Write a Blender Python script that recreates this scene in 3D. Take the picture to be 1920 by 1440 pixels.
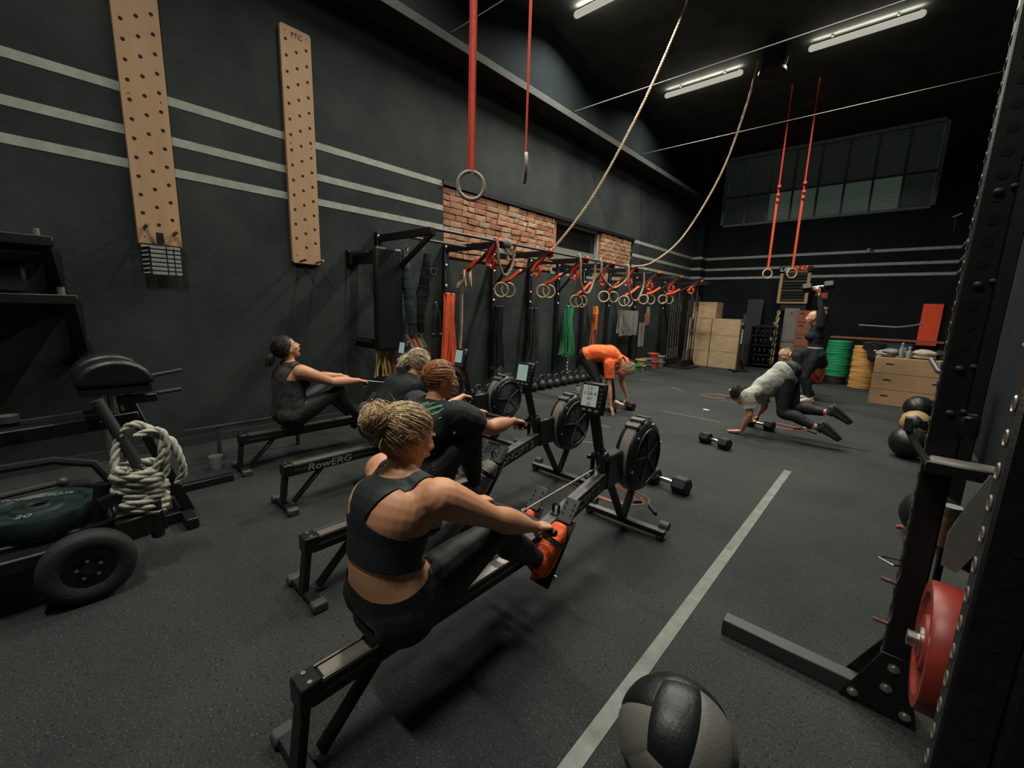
import bpy, bmesh, math, random
from mathutils import Vector, Matrix, Quaternion, noise
from math import sin, cos, pi, radians, sqrt
V = Vector
rnd = random.Random(7)
for _o in list(bpy.data.objects): bpy.data.objects.remove(_o, do_unlink=True)
SC = bpy.context.scene
COL = SC.collection

# ---------------------------------------------------------------- camera, world, exposure
SC.view_settings.view_transform = 'Standard'
SC.view_settings.look = 'None'
SC.view_settings.gamma = 1.0
SC.view_settings.use_curve_mapping = False
SC.view_settings.exposure = -0.93
_c = bpy.data.cameras.new('camera'); CAM = bpy.data.objects.new('camera', _c); COL.objects.link(CAM)
_c.sensor_width = 36.0; _c.lens = 792.25 / 1920 * 36.0; _c.clip_start = 0.05; _c.clip_end = 100
_r = V((0.74098431, 0.6707984, 0.03117286)); _u = V((-0.14138762, 0.11046393, 0.98377196)); _f = V((-0.65646918, 0.73336704, -0.17669463))
_m = Matrix((_r, _u, -_f)).transposed().to_4x4(); _m.translation = V((0, 0, 1.5))
CAM.matrix_world = _m
SC.camera = CAM
W = bpy.data.worlds.new('world'); SC.world = W; W.use_nodes = True
W.node_tree.nodes['Background'].inputs[0].default_value = (0.45, 0.75, 0.85, 1)
W.node_tree.nodes['Background'].inputs[1].default_value = 0.05

# lamps of the hall: (centre x, centre y, z, length, watts)
TUBES = [(-3.97, 6.59, 6.36, 1.47), (-1.15, 6.59, 6.36, 1.47), (-3.86, 10.13, 6.36, 1.52), (-1.15, 10.06, 6.36, 1.47), (-4.05, 3.0, 6.36, 1.5), (-1.17, 3.0, 6.36, 1.5), (-1.6, -.6, 6.36, 1.5), (-3.9, -3.2, 6.36, 1.5)]
TW = [420, 240, 240, 180, 125, 135, 230, 45]
LAMPCOL = (1.0, 0.955, 0.84)

# ---------------------------------------------------------------- materials
def mat(name, col, rough=0.6, metal=0.0, var=0.0, scale=8.0, bump=0.0, bscale=None, spec=0.5, emit=None, estr=0.0, alpha=None, trans=0.0, stretch=None, sss=0.0):
    m = bpy.data.materials.new(name); m.use_nodes = True
    nt = m.node_tree; b = nt.nodes['Principled BSDF']
    b.inputs['Roughness'].default_value = rough; b.inputs['Metallic'].default_value = metal
    b.inputs['Specular IOR Level'].default_value = spec
    c = (*col, 1.0)
    b.inputs['Base Color'].default_value = c
    if sss:
        b.inputs['Subsurface Weight'].default_value = sss; b.inputs['Subsurface Radius'].default_value = (0.02, 0.008, 0.004); b.inputs['Subsurface Scale'].default_value = 0.5
    if trans: b.inputs['Transmission Weight'].default_value = trans
    if emit: b.inputs['Emission Color'].default_value = (*emit, 1); b.inputs['Emission Strength'].default_value = estr
    tc = nt.nodes.new('ShaderNodeTexCoord'); mp = nt.nodes.new('ShaderNodeMapping')
    nt.links.new(tc.outputs['Object'], mp.inputs[0])
    if stretch: mp.inputs['Scale'].default_value = stretch
    n = nt.nodes.new('ShaderNodeTexNoise'); n.inputs['Scale'].default_value = scale; n.inputs['Detail'].default_value = 5
    nt.links.new(mp.outputs[0], n.inputs['Vector'])
    if var:
        cr = nt.nodes.new('ShaderNodeValToRGB')
        cr.color_ramp.elements[0].position = 0.3; cr.color_ramp.elements[1].position = 0.7
        cr.color_ramp.elements[0].color = (*[max(0, x * (1 - var)) for x in col], 1)
        cr.color_ramp.elements[1].color = (*[min(1, x * (1 + var)) for x in col], 1)
        nt.links.new(n.outputs[0], cr.inputs[0]); nt.links.new(cr.outputs[0], b.inputs['Base Color'])
    if bump:
        bn = n
        if bscale:
            bn = nt.nodes.new('ShaderNodeTexNoise'); bn.inputs['Scale'].default_value = bscale; bn.inputs['Detail'].default_value = 4
            nt.links.new(mp.outputs[0], bn.inputs['Vector'])
        bp = nt.nodes.new('ShaderNodeBump'); bp.inputs['Strength'].default_value = bump; bp.inputs['Distance'].default_value = 0.01
        nt.links.new(bn.outputs[0], bp.inputs['Height']); nt.links.new(bp.outputs[0], b.inputs['Normal'])
    return m

M = {}
def wall_mat():
    m = mat('black_plaster', (0.045, 0.052, 0.05), 0.85, spec=0.3, var=0.0, bump=0.25, bscale=35)
    nt = m.node_tree; b = nt.nodes['Principled BSDF']
    tc = nt.nodes['Texture Coordinate']
    n1 = nt.nodes.new('ShaderNodeTexNoise'); n1.inputs['Scale'].default_value = 0.9; n1.inputs['Detail'].default_value = 8; n1.inputs['Roughness'].default_value = 0.65
    nt.links.new(tc.outputs['Object'], n1.inputs['Vector'])
    cr = nt.nodes.new('ShaderNodeValToRGB'); e = cr.color_ramp.elements
    e[0].position = 0.3; e[0].color = (0.0085, 0.0145, 0.0150, 1); e[1].position = 0.72; e[1].color = (0.042, 0.051, 0.046, 1)
    nt.links.new(n1.outputs[0], cr.inputs[0])
    # small pale scuffs and chips
    vo = nt.nodes.new('ShaderNodeTexVoronoi'); vo.inputs['Scale'].default_value = 3.2
    nt.links.new(tc.outputs['Object'], vo.inputs['Vector'])
    lt = nt.nodes.new('ShaderNodeMath'); lt.operation = 'LESS_THAN'; lt.inputs[1].default_value = 0.028
    nt.links.new(vo.outputs['Distance'], lt.inputs[0])
    mx = nt.nodes.new('ShaderNodeMix'); mx.data_type = 'RGBA'
    nt.links.new(lt.outputs[0], mx.inputs[0]); nt.links.new(cr.outputs[0], mx.inputs[6]); mx.inputs[7].default_value = (0.07, 0.075, 0.068, 1)
    nt.links.new(mx.outputs[2], b.inputs['Base Color'])
    return m
def floor_mat():
    m = mat('rubber_floor', (0.03, 0.03, 0.03), 0.82, spec=0.3, bump=0.5, bscale=160)
    nt = m.node_tree; b = nt.nodes['Principled BSDF']; tc = nt.nodes['Texture Coordinate']
    def noi(s, d=6, r=0.6):
        n = nt.nodes.new('ShaderNodeTexNoise'); n.inputs['Scale'].default_value = s; n.inputs['Detail'].default_value = d; n.inputs['Roughness'].default_value = r
        nt.links.new(tc.outputs['Object'], n.inputs['Vector']); return n
    def ramp(src, a, ca, bb, cb):
        c = nt.nodes.new('ShaderNodeValToRGB'); c.color_ramp.elements[0].position = a; c.color_ramp.elements[0].color = (*ca, 1)
        c.color_ramp.elements[1].position = bb; c.color_ramp.elements[1].color = (*cb, 1); nt.links.new(src, c.inputs[0]); return c
    def mixc(f, a, bcol):
        x = nt.nodes.new('ShaderNodeMix'); x.data_type = 'RGBA'; nt.links.new(f, x.inputs[0]); nt.links.new(a, x.inputs[6])
        if isinstance(bcol, tuple): x.inputs[7].default_value = (*bcol, 1)
        else: nt.links.new(bcol, x.inputs[7])
        return x.outputs[2]
    big = ramp(noi(0.9, 7).outputs[0], 0.3, (0.0120, 0.0172, 0.0178), 0.72, (0.0380, 0.0415, 0.0380))
    sp = ramp(noi(140, 2, 0.5).outputs[0], 0.62, (0, 0, 0), 0.70, (1, 1, 1))
    c1 = mixc(sp.outputs[0], big.outputs[0], (0.115, 0.116, 0.104))
    dk = ramp(noi(70, 3, 0.5).outputs[0], 0.30, (1, 1, 1), 0.42, (0, 0, 0))
    c2 = mixc(dk.outputs[0], c1, (0.006, 0.008, 0.008))
    # chalk smudges
    ch = ramp(noi(2.6, 9, 0.75).outputs[0], 0.68, (0, 0, 0), 0.82, (0.55, 0.55, 0.55))
    c3 = mixc(ch.outputs[0], c2, (0.095, 0.10, 0.09))
    nt.links.new(c3, b.inputs['Base Color'])
    return m
M['wall'] = wall_mat(); M['floor'] = floor_mat()
M['ceil'] = mat('dark_ceiling_paint', (0.060, 0.064, 0.055), 0.9, spec=0.15, var=0.3, scale=2.0, bump=0.2, bscale=20)
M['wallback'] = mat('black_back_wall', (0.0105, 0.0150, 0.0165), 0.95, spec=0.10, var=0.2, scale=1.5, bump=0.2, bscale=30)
M['beam'] = mat('beam_plaster', (0.020, 0.023, 0.021), 0.8, var=0.25, scale=5, bump=0.5, bscale=25)
M['stripe'] = mat('white_wall_paint', (0.31, 0.325, 0.295), 0.7, var=0.15, scale=9)
M['tape'] = mat('floor_tape', (0.165, 0.178, 0.157), 0.7, var=0.25, scale=14)
M['tape2'] = mat('worn_floor_line', (0.09, 0.095, 0.085), 0.7, var=0.5, scale=10)
M['wood'] = mat('birch_ply', (0.42, 0.262, 0.142), 0.55, var=0.10, scale=3, stretch=(3, 3, 0.5), bump=0.05, bscale=40)
M['box_wood'] = mat('box_plywood', (0.42, 0.30, 0.175), 0.6, var=0.18, scale=4, stretch=(1, 4, 4))
M['box_wood2'] = mat('box_plywood_reddish', (0.33, 0.20, 0.115), 0.6, var=0.18, scale=4, stretch=(1, 4, 4))
M['hole'] = mat('hole_dark', (0.01, 0.009, 0.008), 0.9)
M['steel_blk'] = mat('black_powder_coat', (0.0055, 0.0065, 0.0075), 0.45, var=0.2, scale=30, bump=0.1, bscale=120)
M['steel_gry'] = mat('dark_grey_steel', (0.036, 0.039, 0.038), 0.5, var=0.1, scale=20)
M['bolt'] = mat('zinc_bolt', (0.55, 0.55, 0.52), 0.32, metal=0.9)
M['chrome'] = mat('chrome', (0.6, 0.6, 0.58), 0.25, metal=1.0)
M['alu'] = mat('brushed_rail', (0.42, 0.40, 0.36), 0.35, metal=0.85, var=0.15, scale=30, stretch=(1, 0.05, 1))
M['plastic'] = mat('black_plastic', (0.007, 0.008, 0.009), 0.38, var=0.1, scale=30)
M['plastic_g'] = mat('grey_plastic', (0.055, 0.06, 0.057), 0.5, var=0.12, scale=25)
M['mesh_g'] = mat('grey_perforated_band', (0.16, 0.152, 0.13), 0.6, var=0.35, scale=160, bump=0.4, bscale=220)
M['rubber'] = mat('black_rubber', (0.008, 0.009, 0.0095), 0.55, var=0.2, scale=40, bump=0.2, bscale=90)
M['tyre'] = mat('tyre_rubber', (0.014, 0.016, 0.017), 0.75, var=0.2, scale=40, bump=0.25, bscale=80)
M['leather'] = mat('black_vinyl', (0.006, 0.0085, 0.0095), 0.42, var=0.15, scale=8, bump=0.15, bscale=90)
M['leather_g'] = mat('grey_vinyl', (0.125, 0.125, 0.11), 0.5, var=0.1, scale=8, bump=0.15, bscale=90)
M['gold'] = mat('mustard_vinyl', (0.33, 0.23, 0.09), 0.5, var=0.1, scale=8)
M['rope'] = mat('manila_rope', (0.38, 0.28, 0.175), 0.85, var=0.25, scale=60, bump=0.4, bscale=200)
M['rope_w'] = mat('pale_battle_rope', (0.46, 0.46, 0.38), 0.85, var=0.25, scale=60, bump=0.4, bscale=200)
M['ringwood'] = mat('ring_birch', (0.52, 0.39, 0.25), 0.45, var=0.1, scale=12)
M['ringwood_p'] = mat('ring_pale_birch', (0.32, 0.29, 0.24), 0.5, var=0.1, scale=12)
M['strap'] = mat('red_orange_webbing', (0.85, 0.095, 0.035), 0.7, var=0.15, scale=40, bump=0.2, bscale=200)
M['strap_r'] = mat('red_webbing', (0.62, 0.040, 0.025), 0.7, var=0.15, scale=40, bump=0.2, bscale=200)
M['strapd'] = mat('black_webbing', (0.018, 0.016, 0.016), 0.8, var=0.2, scale=40)
M['webg'] = mat('grey_webbing', (0.16, 0.165, 0.15), 0.8, var=0.15, scale=200, bump=0.15, bscale=400)
M['band_o'] = mat('orange_latex', (0.90, 0.14, 0.05), 0.5, var=0.12, scale=20)
M['band_ob'] = mat('bright_orange_latex', (0.95, 0.22, 0.03), 0.5, var=0.12, scale=20)
M['band_pk'] = mat('faded_orange_latex', (0.42, 0.11, 0.06), 0.5, var=0.12, scale=20)
M['band_g'] = mat('green_latex', (0.04, 0.24, 0.11), 0.5, var=0.12, scale=20)
M['band_y'] = mat('yellow_latex', (0.42, 0.28, 0.09), 0.5, var=0.12, scale=20)
M['band_k'] = mat('black_latex', (0.012, 0.012, 0.013), 0.4, var=0.2, scale=20)
M['band_dg'] = mat('charcoal_latex', (0.035, 0.033, 0.035), 0.45, var=0.25, scale=20)
M['red'] = mat('red_bumper', (0.26, 0.03, 0.02), 0.42, var=0.2, scale=12)
M['green'] = mat('green_bumper', (0.008, 0.24, 0.10), 0.5, var=0.1, scale=12)
M['yellow'] = mat('yellow_bumper', (0.58, 0.31, 0.085), 0.5, var=0.1, scale=12)
M['teal'] = mat('dark_green_bumper', (0.013, 0.030, 0.028), 0.5, var=0.2, scale=20)
M['lock'] = mat('beige_grey_metal', (0.20, 0.19, 0.16), 0.5, var=0.06, scale=4)
M['brownred'] = mat('terracotta', (0.27, 0.09, 0.045), 0.6, var=0.25, scale=9)
M['letter'] = mat('pale_lettering', (0.26, 0.265, 0.25), 0.6)
M['letter_w'] = mat('white_lettering', (0.6, 0.6, 0.56), 0.6)
M['paper'] = mat('paper', (0.24, 0.24, 0.225), 0.8, var=0.06, scale=6)
M['clothg'] = mat('grey_cloth', (0.19, 0.19, 0.175), 0.9, var=0.15, scale=9)
M['clothk'] = mat('black_cloth', (0.006, 0.008, 0.009), 0.9, var=0.2, scale=9)
M['clothb'] = mat('dark_blue_cloth', (0.02, 0.036, 0.045), 0.8, var=0.5, scale=14)
M['clothp'] = mat('pale_cloth', (0.33, 0.30, 0.24), 0.9, var=0.25, scale=14)
M['skin'] = mat('skin', (0.62, 0.305, 0.165), 0.5, var=0.07, scale=9, sss=0.05)
M['skin_t'] = mat('tanned_skin', (0.58, 0.265, 0.15), 0.5, var=0.08, scale=9, sss=0.05)
M['lips'] = mat('lips', (0.42, 0.14, 0.10), 0.45)
M['eye'] = mat('eyeball', (0.6, 0.58, 0.54), 0.2)
M['iris'] = mat('iris', (0.05, 0.035, 0.02), 0.2)
M['legging'] = mat('black_leggings', (0.0055, 0.0075, 0.009), 0.62, var=0.15, scale=7, bump=0.15, bscale=14)
M['legging_g'] = mat('charcoal_leggings', (0.012, 0.0155, 0.017), 0.7, var=0.25, scale=7, bump=0.15, bscale=14)
M['bra'] = mat('dark_green_sports_fabric', (0.011, 0.019, 0.0195), 0.6, var=0.15, scale=10)
M['bra_trim'] = mat('green_trim', (0.03, 0.09, 0.07), 0.7)
M['tee_k'] = mat('black_tee', (0.009, 0.0135, 0.015), 0.85, var=0.2, scale=8)
M['tank'] = mat('charcoal_tank', (0.035, 0.035, 0.033), 0.9, var=0.6, scale=26)
M['tee_o'] = mat('orange_tee', (1.0, 0.15, 0.03), 0.8, var=0.06, scale=9)
M['tee_g'] = mat('grey_tee', (0.36, 0.37, 0.325), 0.9, var=0.08, scale=10)
M['shoe_o'] = mat('orange_shoe', (1.0, 0.115, 0.022), 0.65, var=0.2, scale=40, bump=0.4, bscale=60)
M['shoe_g'] = mat('grey_shoe', (0.25, 0.25, 0.22), 0.7, var=0.35, scale=40)
M['shoe_k'] = mat('black_shoe', (0.02, 0.022, 0.024), 0.6, var=0.3, scale=40)
M['shoe_w'] = mat('pale_shoe', (0.45, 0.42, 0.38), 0.6, var=0.2, scale=40)
M['sole_w'] = mat('white_sole', (0.5, 0.5, 0.46), 0.6)
M['hair_bl'] = mat('blonde_hair', (0.50, 0.36, 0.20), 0.55, var=0.45, scale=70)
M['hair_cb'] = mat('ash_blonde_hair', (0.62, 0.52, 0.37), 0.6, var=0.35, scale=60)
M['hair_au'] = mat('auburn_hair', (0.36, 0.16, 0.06), 0.45, var=0.4, scale=60)
M['hair_dk'] = mat('dark_hair', (0.03, 0.022, 0.018), 0.45, var=0.5, scale=60)
M['screen'] = mat('lcd_screen', (0.3, 0.4, 0.4), 0.3, emit=(0.36, 0.52, 0.50), estr=0.6)
M['screen_b'] = mat('lcd_screen_pale', (0.3, 0.33, 0.3), 0.35, emit=(0.42, 0.46, 0.40), estr=0.62)
M['tube'] = mat('lit_diffuser', (0.5, 0.5, 0.46), 0.5, emit=(1.0, 0.98, 0.84), estr=0.72)
M['led_r'] = mat('red_led', (0.1, 0, 0), 0.5, emit=(1.0, 0.07, 0.02), estr=2.2)
M['led_b'] = mat('blue_led', (0.05, 0.1, 0.1), 0.5, emit=(0.35, 0.62, 0.68), estr=1.1)
M['frame_w'] = mat('grey_window_frame', (0.15, 0.17, 0.16), 0.6, var=0.15, scale=9)
M['frame_p'] = mat('white_window_frame', (0.25, 0.255, 0.24), 0.6)
M['glass_b'] = mat('frosted_pane_dim_glow', (0.009, 0.016, 0.014), 0.33, spec=0.3, var=0.5, scale=1.2, bump=0.6, bscale=2.0, stretch=(1, 1, 9), emit=(0.25, 0.36, 0.29), estr=0.03)  # weak glow put into the pane for dim light from outside
M['cover'] = mat('beam_cover_grey', (0.095, 0.10, 0.098), 0.5, var=0.1, scale=12)
M['glass_l'] = mat('frosted_pane_glow', (0.02, 0.032, 0.028), 0.3, spec=0.3, var=0.5, scale=1.2, bump=0.6, bscale=2.0, stretch=(1, 1, 9), emit=(0.25, 0.36, 0.28), estr=0.16)  # same pane with a stronger glow put in, for the brighter lower row
M['rod'] = mat('tie_rod_steel', (0.13, 0.13, 0.115), 0.7)
M['glass_d'] = mat('dark_pane', (0.012, 0.014, 0.014), 0.12)
M['blind'] = mat('pale_ledge_board', (0.16, 0.165, 0.15), 0.7)
M['mortar'] = mat('mortar', (0.21, 0.125, 0.075), 0.95, var=0.4, scale=20, bump=0.6, bscale=60)
BRK = [mat('brick_clay_%s' % n, c, 0.9, var=0.28, scale=22, bump=0.7, bscale=50) for n, c in
       (('tan', (0.37, 0.21, 0.125)), ('orange', (0.36, 0.18, 0.10)), ('red', (0.29, 0.125, 0.07)), ('sand', (0.40, 0.25, 0.155)), ('pale', (0.33, 0.25, 0.17)))]
M['yelsign'] = mat('orange_sticker', (0.75, 0.22, 0.02), 0.5)
M['redsign'] = mat('red_sign', (0.45, 0.05, 0.03), 0.5)
M['bucket_r'] = mat('red_plastic', (0.55, 0.09, 0.06), 0.5); M['bucket_y'] = mat('yellow_plastic', (0.5, 0.33, 0.12), 0.5)
M['bucket_g'] = mat('green_plastic', (0.02, 0.25, 0.1), 0.5); M['bucket_b'] = mat('blue_grey_plastic', (0.12, 0.18, 0.2), 0.5); M['bucket_w'] = mat('white_plastic', (0.28, 0.28, 0.25), 0.5)
M['mat_r'] = mat('red_foam', (0.95, 0.085, 0.03), 0.7, var=0.12, scale=3, stretch=(1, 1, 6))
M['bottle'] = mat('clear_bottle', (0.35, 0.38, 0.36), 0.15, trans=0.4)

# ---------------------------------------------------------------- mesh builder
def frame(t, up=None):
    t = t.normalized()
    up = V(up) if up is not None else (V((0, 0, 1)) if abs(t.z) < 0.95 else V((1, 0, 0)))
    a = up.cross(t)
    if a.length < 1e-5: a = V((1, 0, 0)).cross(t)
    a.normalize(); return a, t.cross(a).normalized()

class MB:
    def __init__(s): s.v = []; s.f = []
    def add(s, vs, fs, X=None):
        b = len(s.v)
        s.v += [(X @ V(p)) if X is not None else V(p) for p in vs]
        s.f += [tuple(i + b for i in f) for f in fs]
        return s
    def box(s, c, d, R=None):
        x, y, z = d[0] / 2, d[1] / 2, d[2] / 2
        vs = [V((i * x, j * y, k * z)) for i in (-1, 1) for j in (-1, 1) for k in (-1, 1)]
        if R is not None: vs = [R @ p for p in vs]
        vs = [p + V(c) for p in vs]
        return s.add(vs, [(0, 1, 3, 2), (4, 6, 7, 5), (0, 4, 5, 1), (2, 3, 7, 6), (0, 2, 6, 4), (1, 5, 7, 3)])
    def bar(s, a, b, w, h, up=None):
        a, b = V(a), V(b); t = b - a; A, B = frame(t, up)
        R = Matrix((A, t.normalized(), B)).transposed()
        return s.box((a + b) / 2, (w, t.length, h), R)
    def loft(s, rings, closed=False, cap=True):
        b = len(s.v); n = len(rings[0])
        for r in rings: s.v += r
        m = len(rings)
        for i in range(m if closed else m - 1):
            for j in range(n):
                k = (j + 1) % n; i2 = (i + 1) % m
                s.f.append((b + i * n + j, b + i * n + k, b + i2 * n + k, b + i2 * n + j))
        if cap and not closed:
            s.f.append(tuple(b + j for j in reversed(range(n)))); s.f.append(tuple(b + (m - 1) * n + j for j in range(n)))
        return s
    def cyl(s, a, b, r, seg=16, r2=None, up=None):
        a, b = V(a), V(b); A, B = frame(b - a, up); r2 = r if r2 is None else r2
        return s.loft([[p + (A * cos(2 * pi * j / seg) + B * sin(2 * pi * j / seg)) * rr for j in range(seg)] for p, rr in ((a, r), (b, r2))])
    def revolve(s, a, axis, prof, seg=24):
        a = V(a); t = V(axis).normalized(); A, B = frame(t)
        return s.loft([[a + t * h + (A * cos(2 * pi * j / seg) + B * sin(2 * pi * j / seg)) * max(r, 1e-4) for j in range(seg)] for r, h in prof])
    def tube(s, pts, r, seg=8, closed=False, up=None):
        pts = [V(p) for p in pts]; n = len(pts); rings = []; pa = None
        for i, p in enumerate(pts):
            if closed: t = pts[(i + 1) % n] - pts[i - 1]
            else: t = pts[min(i + 1, n - 1)] - pts[max(i - 1, 0)]
            if t.length < 1e-9: t = V((0, 0, 1))
            t.normalize()
            if pa is None: A, B = frame(t, up)
            else:
                A = pa - t * pa.dot(t)
                if A.length < 1e-6: A, _ = frame(t)
                A.normalize(); B = t.cross(A)
            pa = A; rr = r[i] if isinstance(r, (list, tuple)) else r
            rings.append([p + (A * cos(2 * pi * j / seg) + B * sin(2 * pi * j / seg)) * rr for j in range(seg)])
        return s.loft(rings, closed=closed)
    def ribbon(s, pts, w, t, side, closed=False):
        pts = [V(p) for p in pts]; n = len(pts); rings = []
        for i, p in enumerate(pts):
            tt = (pts[(i + 1) % n] - pts[i - 1]) if closed else (pts[min(i + 1, n - 1)] - pts[max(i - 1, 0)])
            tt.normalize(); sd = V(side[i] if isinstance(side, list) else side).normalized(); nn = sd.cross(tt)
            if nn.length < 1e-6: nn = V((0, 0, 1))
            nn.normalize(); ww = w[i] if isinstance(w, list) else w
            rings.append([p + sd * a * ww / 2 + nn * b * t / 2 for a, b in ((-1, -1), (1, -1), (1, 1), (-1, 1))])
        return s.loft(rings, closed=closed)
    def sph(s, c, r, seg=16, rings=10, R=None):
        c = V(c); r = (r, r, r) if not isinstance(r, (tuple, list, Vector)) else r
        L = []
        for i in range(1, rings):
            th = pi * i / rings
            L.append([V((r[0] * sin(th) * cos(2 * pi * j / seg), r[1] * sin(th) * sin(2 * pi * j / seg), -r[2] * cos(th))) for j in range(seg)])
        top = [V((0, 0, -r[2]))] * 1
        b = len(s.v); allv = [V((0, 0, -r[2]))] + [p for l in L for p in l] + [V((0, 0, r[2]))]
        if R is not None: allv = [R @ p for p in allv]
        s.v += [p + c for p in allv]; n = seg; last = b + 1 + (rings - 1) * n
        for j in range(n):
            s.f.append((b, b + 1 + (j + 1) % n, b + 1 + j))
            s.f.append((last, last - n + j, last - n + (j + 1) % n))
        for i in range(rings - 2):
            for j in range(n):
                k = (j + 1) % n
                s.f.append((b + 1 + i * n + j, b + 1 + i * n + k, b + 1 + (i + 1) * n + k, b + 1 + (i + 1) * n + j))
        return s
    def torus(s, c, R, r, axis=(0, 0, 1), seg=32, rs=10, sx=1.0):
        c = V(c); A, B = frame(V(axis))
        return s.tube([c + (A * cos(2 * pi * i / seg) * sx + B * sin(2 * pi * i / seg)) * R for i in range(seg)], r, rs, closed=True)
    def rope(s, pts, r, seg=6, pitch=None, strands=3):
        pts = resample([V(p) for p in pts], (pitch or r * 7) / 10)
        pitch = pitch or r * 7; n = len(pts); fr = []; pa = None
        for i, p in enumerate(pts):
            t = (pts[min(i + 1, n - 1)] - pts[max(i - 1, 0)]).normalized()
            if pa is None: A, B = frame(t)
            else: A = (pa - t * pa.dot(t)).normalized(); B = t.cross(A)
            pa = A; fr.append((A, B))
        st = pitch / 10
        for k in range(strands):
            s.tube([p + (fr[i][0] * cos(2 * pi * (i * st / pitch + k / strands)) + fr[i][1] * sin(2 * pi * (i * st / pitch + k / strands))) * r * 0.5 for i, p in enumerate(pts)], r * 0.56, seg)
        return s
    def prism(s, poly, d):     # poly: list of 3D points, d: extrusion vector
        n = len(poly); poly = [V(p) for p in poly]; d = V(d)
        return s.add(poly + [p + d for p in poly], [tuple(reversed(range(n))), tuple(range(n, 2 * n))] + [(i, (i + 1) % n, n + (i + 1) % n, n + i) for i in range(n)])
    def xf(s, X): s.v = [X @ p for p in s.v]; return s
    def obj(s, name, m, parent=None, smooth=35, bev=0.0, loc=None, kind=None, seg=1):
        me = bpy.data.meshes.new(name)
        off = V((0, 0, 0))
        if parent is None and loc is None and s.v:
            xs = [p.x for p in s.v]; ys = [p.y for p in s.v]; zs = [p.z for p in s.v]
            off = V(((min(xs) + max(xs)) / 2, (min(ys) + max(ys)) / 2, min(zs)))
        me.from_pydata([tuple(p - off) for p in s.v], [], s.f)
        me.materials.append(M[m] if isinstance(m, str) else m)
        bm = bmesh.new(); bm.from_mesh(me); bmesh.ops.recalc_face_normals(bm, faces=bm.faces); bm.to_mesh(me); bm.free()
        if smooth:
            me.polygons.foreach_set('use_smooth', [True] * len(me.polygons)); me.set_sharp_from_angle(angle=radians(smooth))
        return link(name, me, parent, off if loc is None else loc, bev, kind, seg)

def link(name, me, parent=None, loc=(0, 0, 0), bev=0, kind=None, seg=1):
    o = bpy.data.objects.new(name, me); COL.objects.link(o); o.location = loc
    if parent is not None: o.parent = parent
    if bev:
        b = o.modifiers.new('bevel', 'BEVEL'); b.width = bev; b.segments = seg; b.limit_method = 'ANGLE'; b.angle_limit = radians(40)
    if kind: o['kind'] = kind
    return o
def resample(pts, d):
    P = []
    n = len(pts)
    for i in range(n - 1):          # catmull-rom
        p0, p1, p2, p3 = pts[max(i - 1, 0)], pts[i], pts[i + 1], pts[min(i + 2, n - 1)]
        k = max(1, int((p2 - p1).length / d))
        for j in range(k):
            t = j / k
            P.append(0.5 * ((2 * p1) + (p2 - p0) * t + (2 * p0 - 5 * p1 + 4 * p2 - p3) * t * t + (3 * p1 - p0 - 3 * p2 + p3) * t ** 3))
    P.append(pts[-1]); return P
def tag(o, label, cat, group=None):
    o['label'] = label; o['category'] = cat
    if group: o['group'] = group
    return o
def thing(name, label, cat, loc=(0, 0, 0), rz=0.0, group=None):
    o = bpy.data.objects.new(name, None); COL.objects.link(o); o.location = loc; o.rotation_euler = (0, 0, rz); o.empty_display_size = 0.1
    return tag(o, label, cat, group)
def world_part(mb, root, name, m, **k):      # geometry in world coordinates under an unrotated thing
    mb.xf(Matrix.Translation(-V(root.location))); return mb.obj(name, m, root, **k)
def copy_tree(o, parent=None):
    c = o.copy(); COL.objects.link(c); c.parent = parent
    for ch in [x for x in bpy.data.objects if x.parent == o]: copy_tree(ch, c)
    return c
def text(name, s, size, m, parent, X, ext=0.001, shear=0.0, sx=1.0):
    cu = bpy.data.curves.new(name, 'FONT'); cu.body = s; cu.size = size; cu.extrude = ext; cu.align_x = 'CENTER'; cu.align_y = 'CENTER'; cu.shear = shear
    t = bpy.data.objects.new(name, cu); COL.objects.link(t)
    bpy.context.view_layer.update()
    me = bpy.data.meshes.new_from_object(t.evaluated_get(bpy.context.evaluated_depsgraph_get()))
    bpy.data.objects.remove(t, do_unlink=True)
    me.transform(Matrix.Diagonal((sx, 1, 1, 1))); me.transform(X); me.materials.clear(); me.materials.append(M[m])
    return link(name, me, parent)
def basis(x, y, z, t=(0, 0, 0)):
    m = Matrix((V(x), V(y), V(z))).transposed().to_4x4(); m.translation = V(t); return m
# ---------------------------------------------------------------- structure
X0, X1, Y0, Y1, ZC = -5.25, 0.87, -5.0, 14.9, 6.49
def slab(name, a, b, m, bev=0, kind='structure', parent=None):
    mb = MB(); mb.box([(a[i] + b[i]) / 2 for i in range(3)], [abs(b[i] - a[i]) for i in range(3)])
    if parent is not None: return world_part(mb, parent, name, m, bev=bev)
    return mb.obj(name, m, bev=bev, kind=kind)
FLOOR = slab('floor', (X0 - .3, Y0 - .3, -.1), (X1 + .3, Y1 + .3, 0), 'floor')
slab('ceiling', (X0 - .3, Y0 - .3, ZC), (X1 + .3, Y1 + .3, ZC + .15), 'ceil')
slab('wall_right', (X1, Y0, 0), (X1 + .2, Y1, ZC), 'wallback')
slab('wall_front', (X0, Y0 - .2, 0), (X1, Y0, ZC), 'wall')
# left wall: lower leaf with the brick recess and the glazed opening cut out of it
mb = MB()
BY0, BY1, BZ0, BZ1 = 4.21, 10.27, 2.20, 3.27
for a, b in (((Y0, 0), (Y1, BZ0)), ((Y0, BZ1), (Y1, 5.1)), ((Y0, BZ0), (BY0, BZ1)), ((BY1, BZ0), (Y1, BZ1))):
    mb.box((X0 - .1, (a[0] + b[0]) / 2, (a[1] + b[1]) / 2), (.2, b[0] - a[0], b[1] - a[1]))
WALL_L = mb.obj('wall_left', 'wall', kind='structure', smooth=0)
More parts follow.
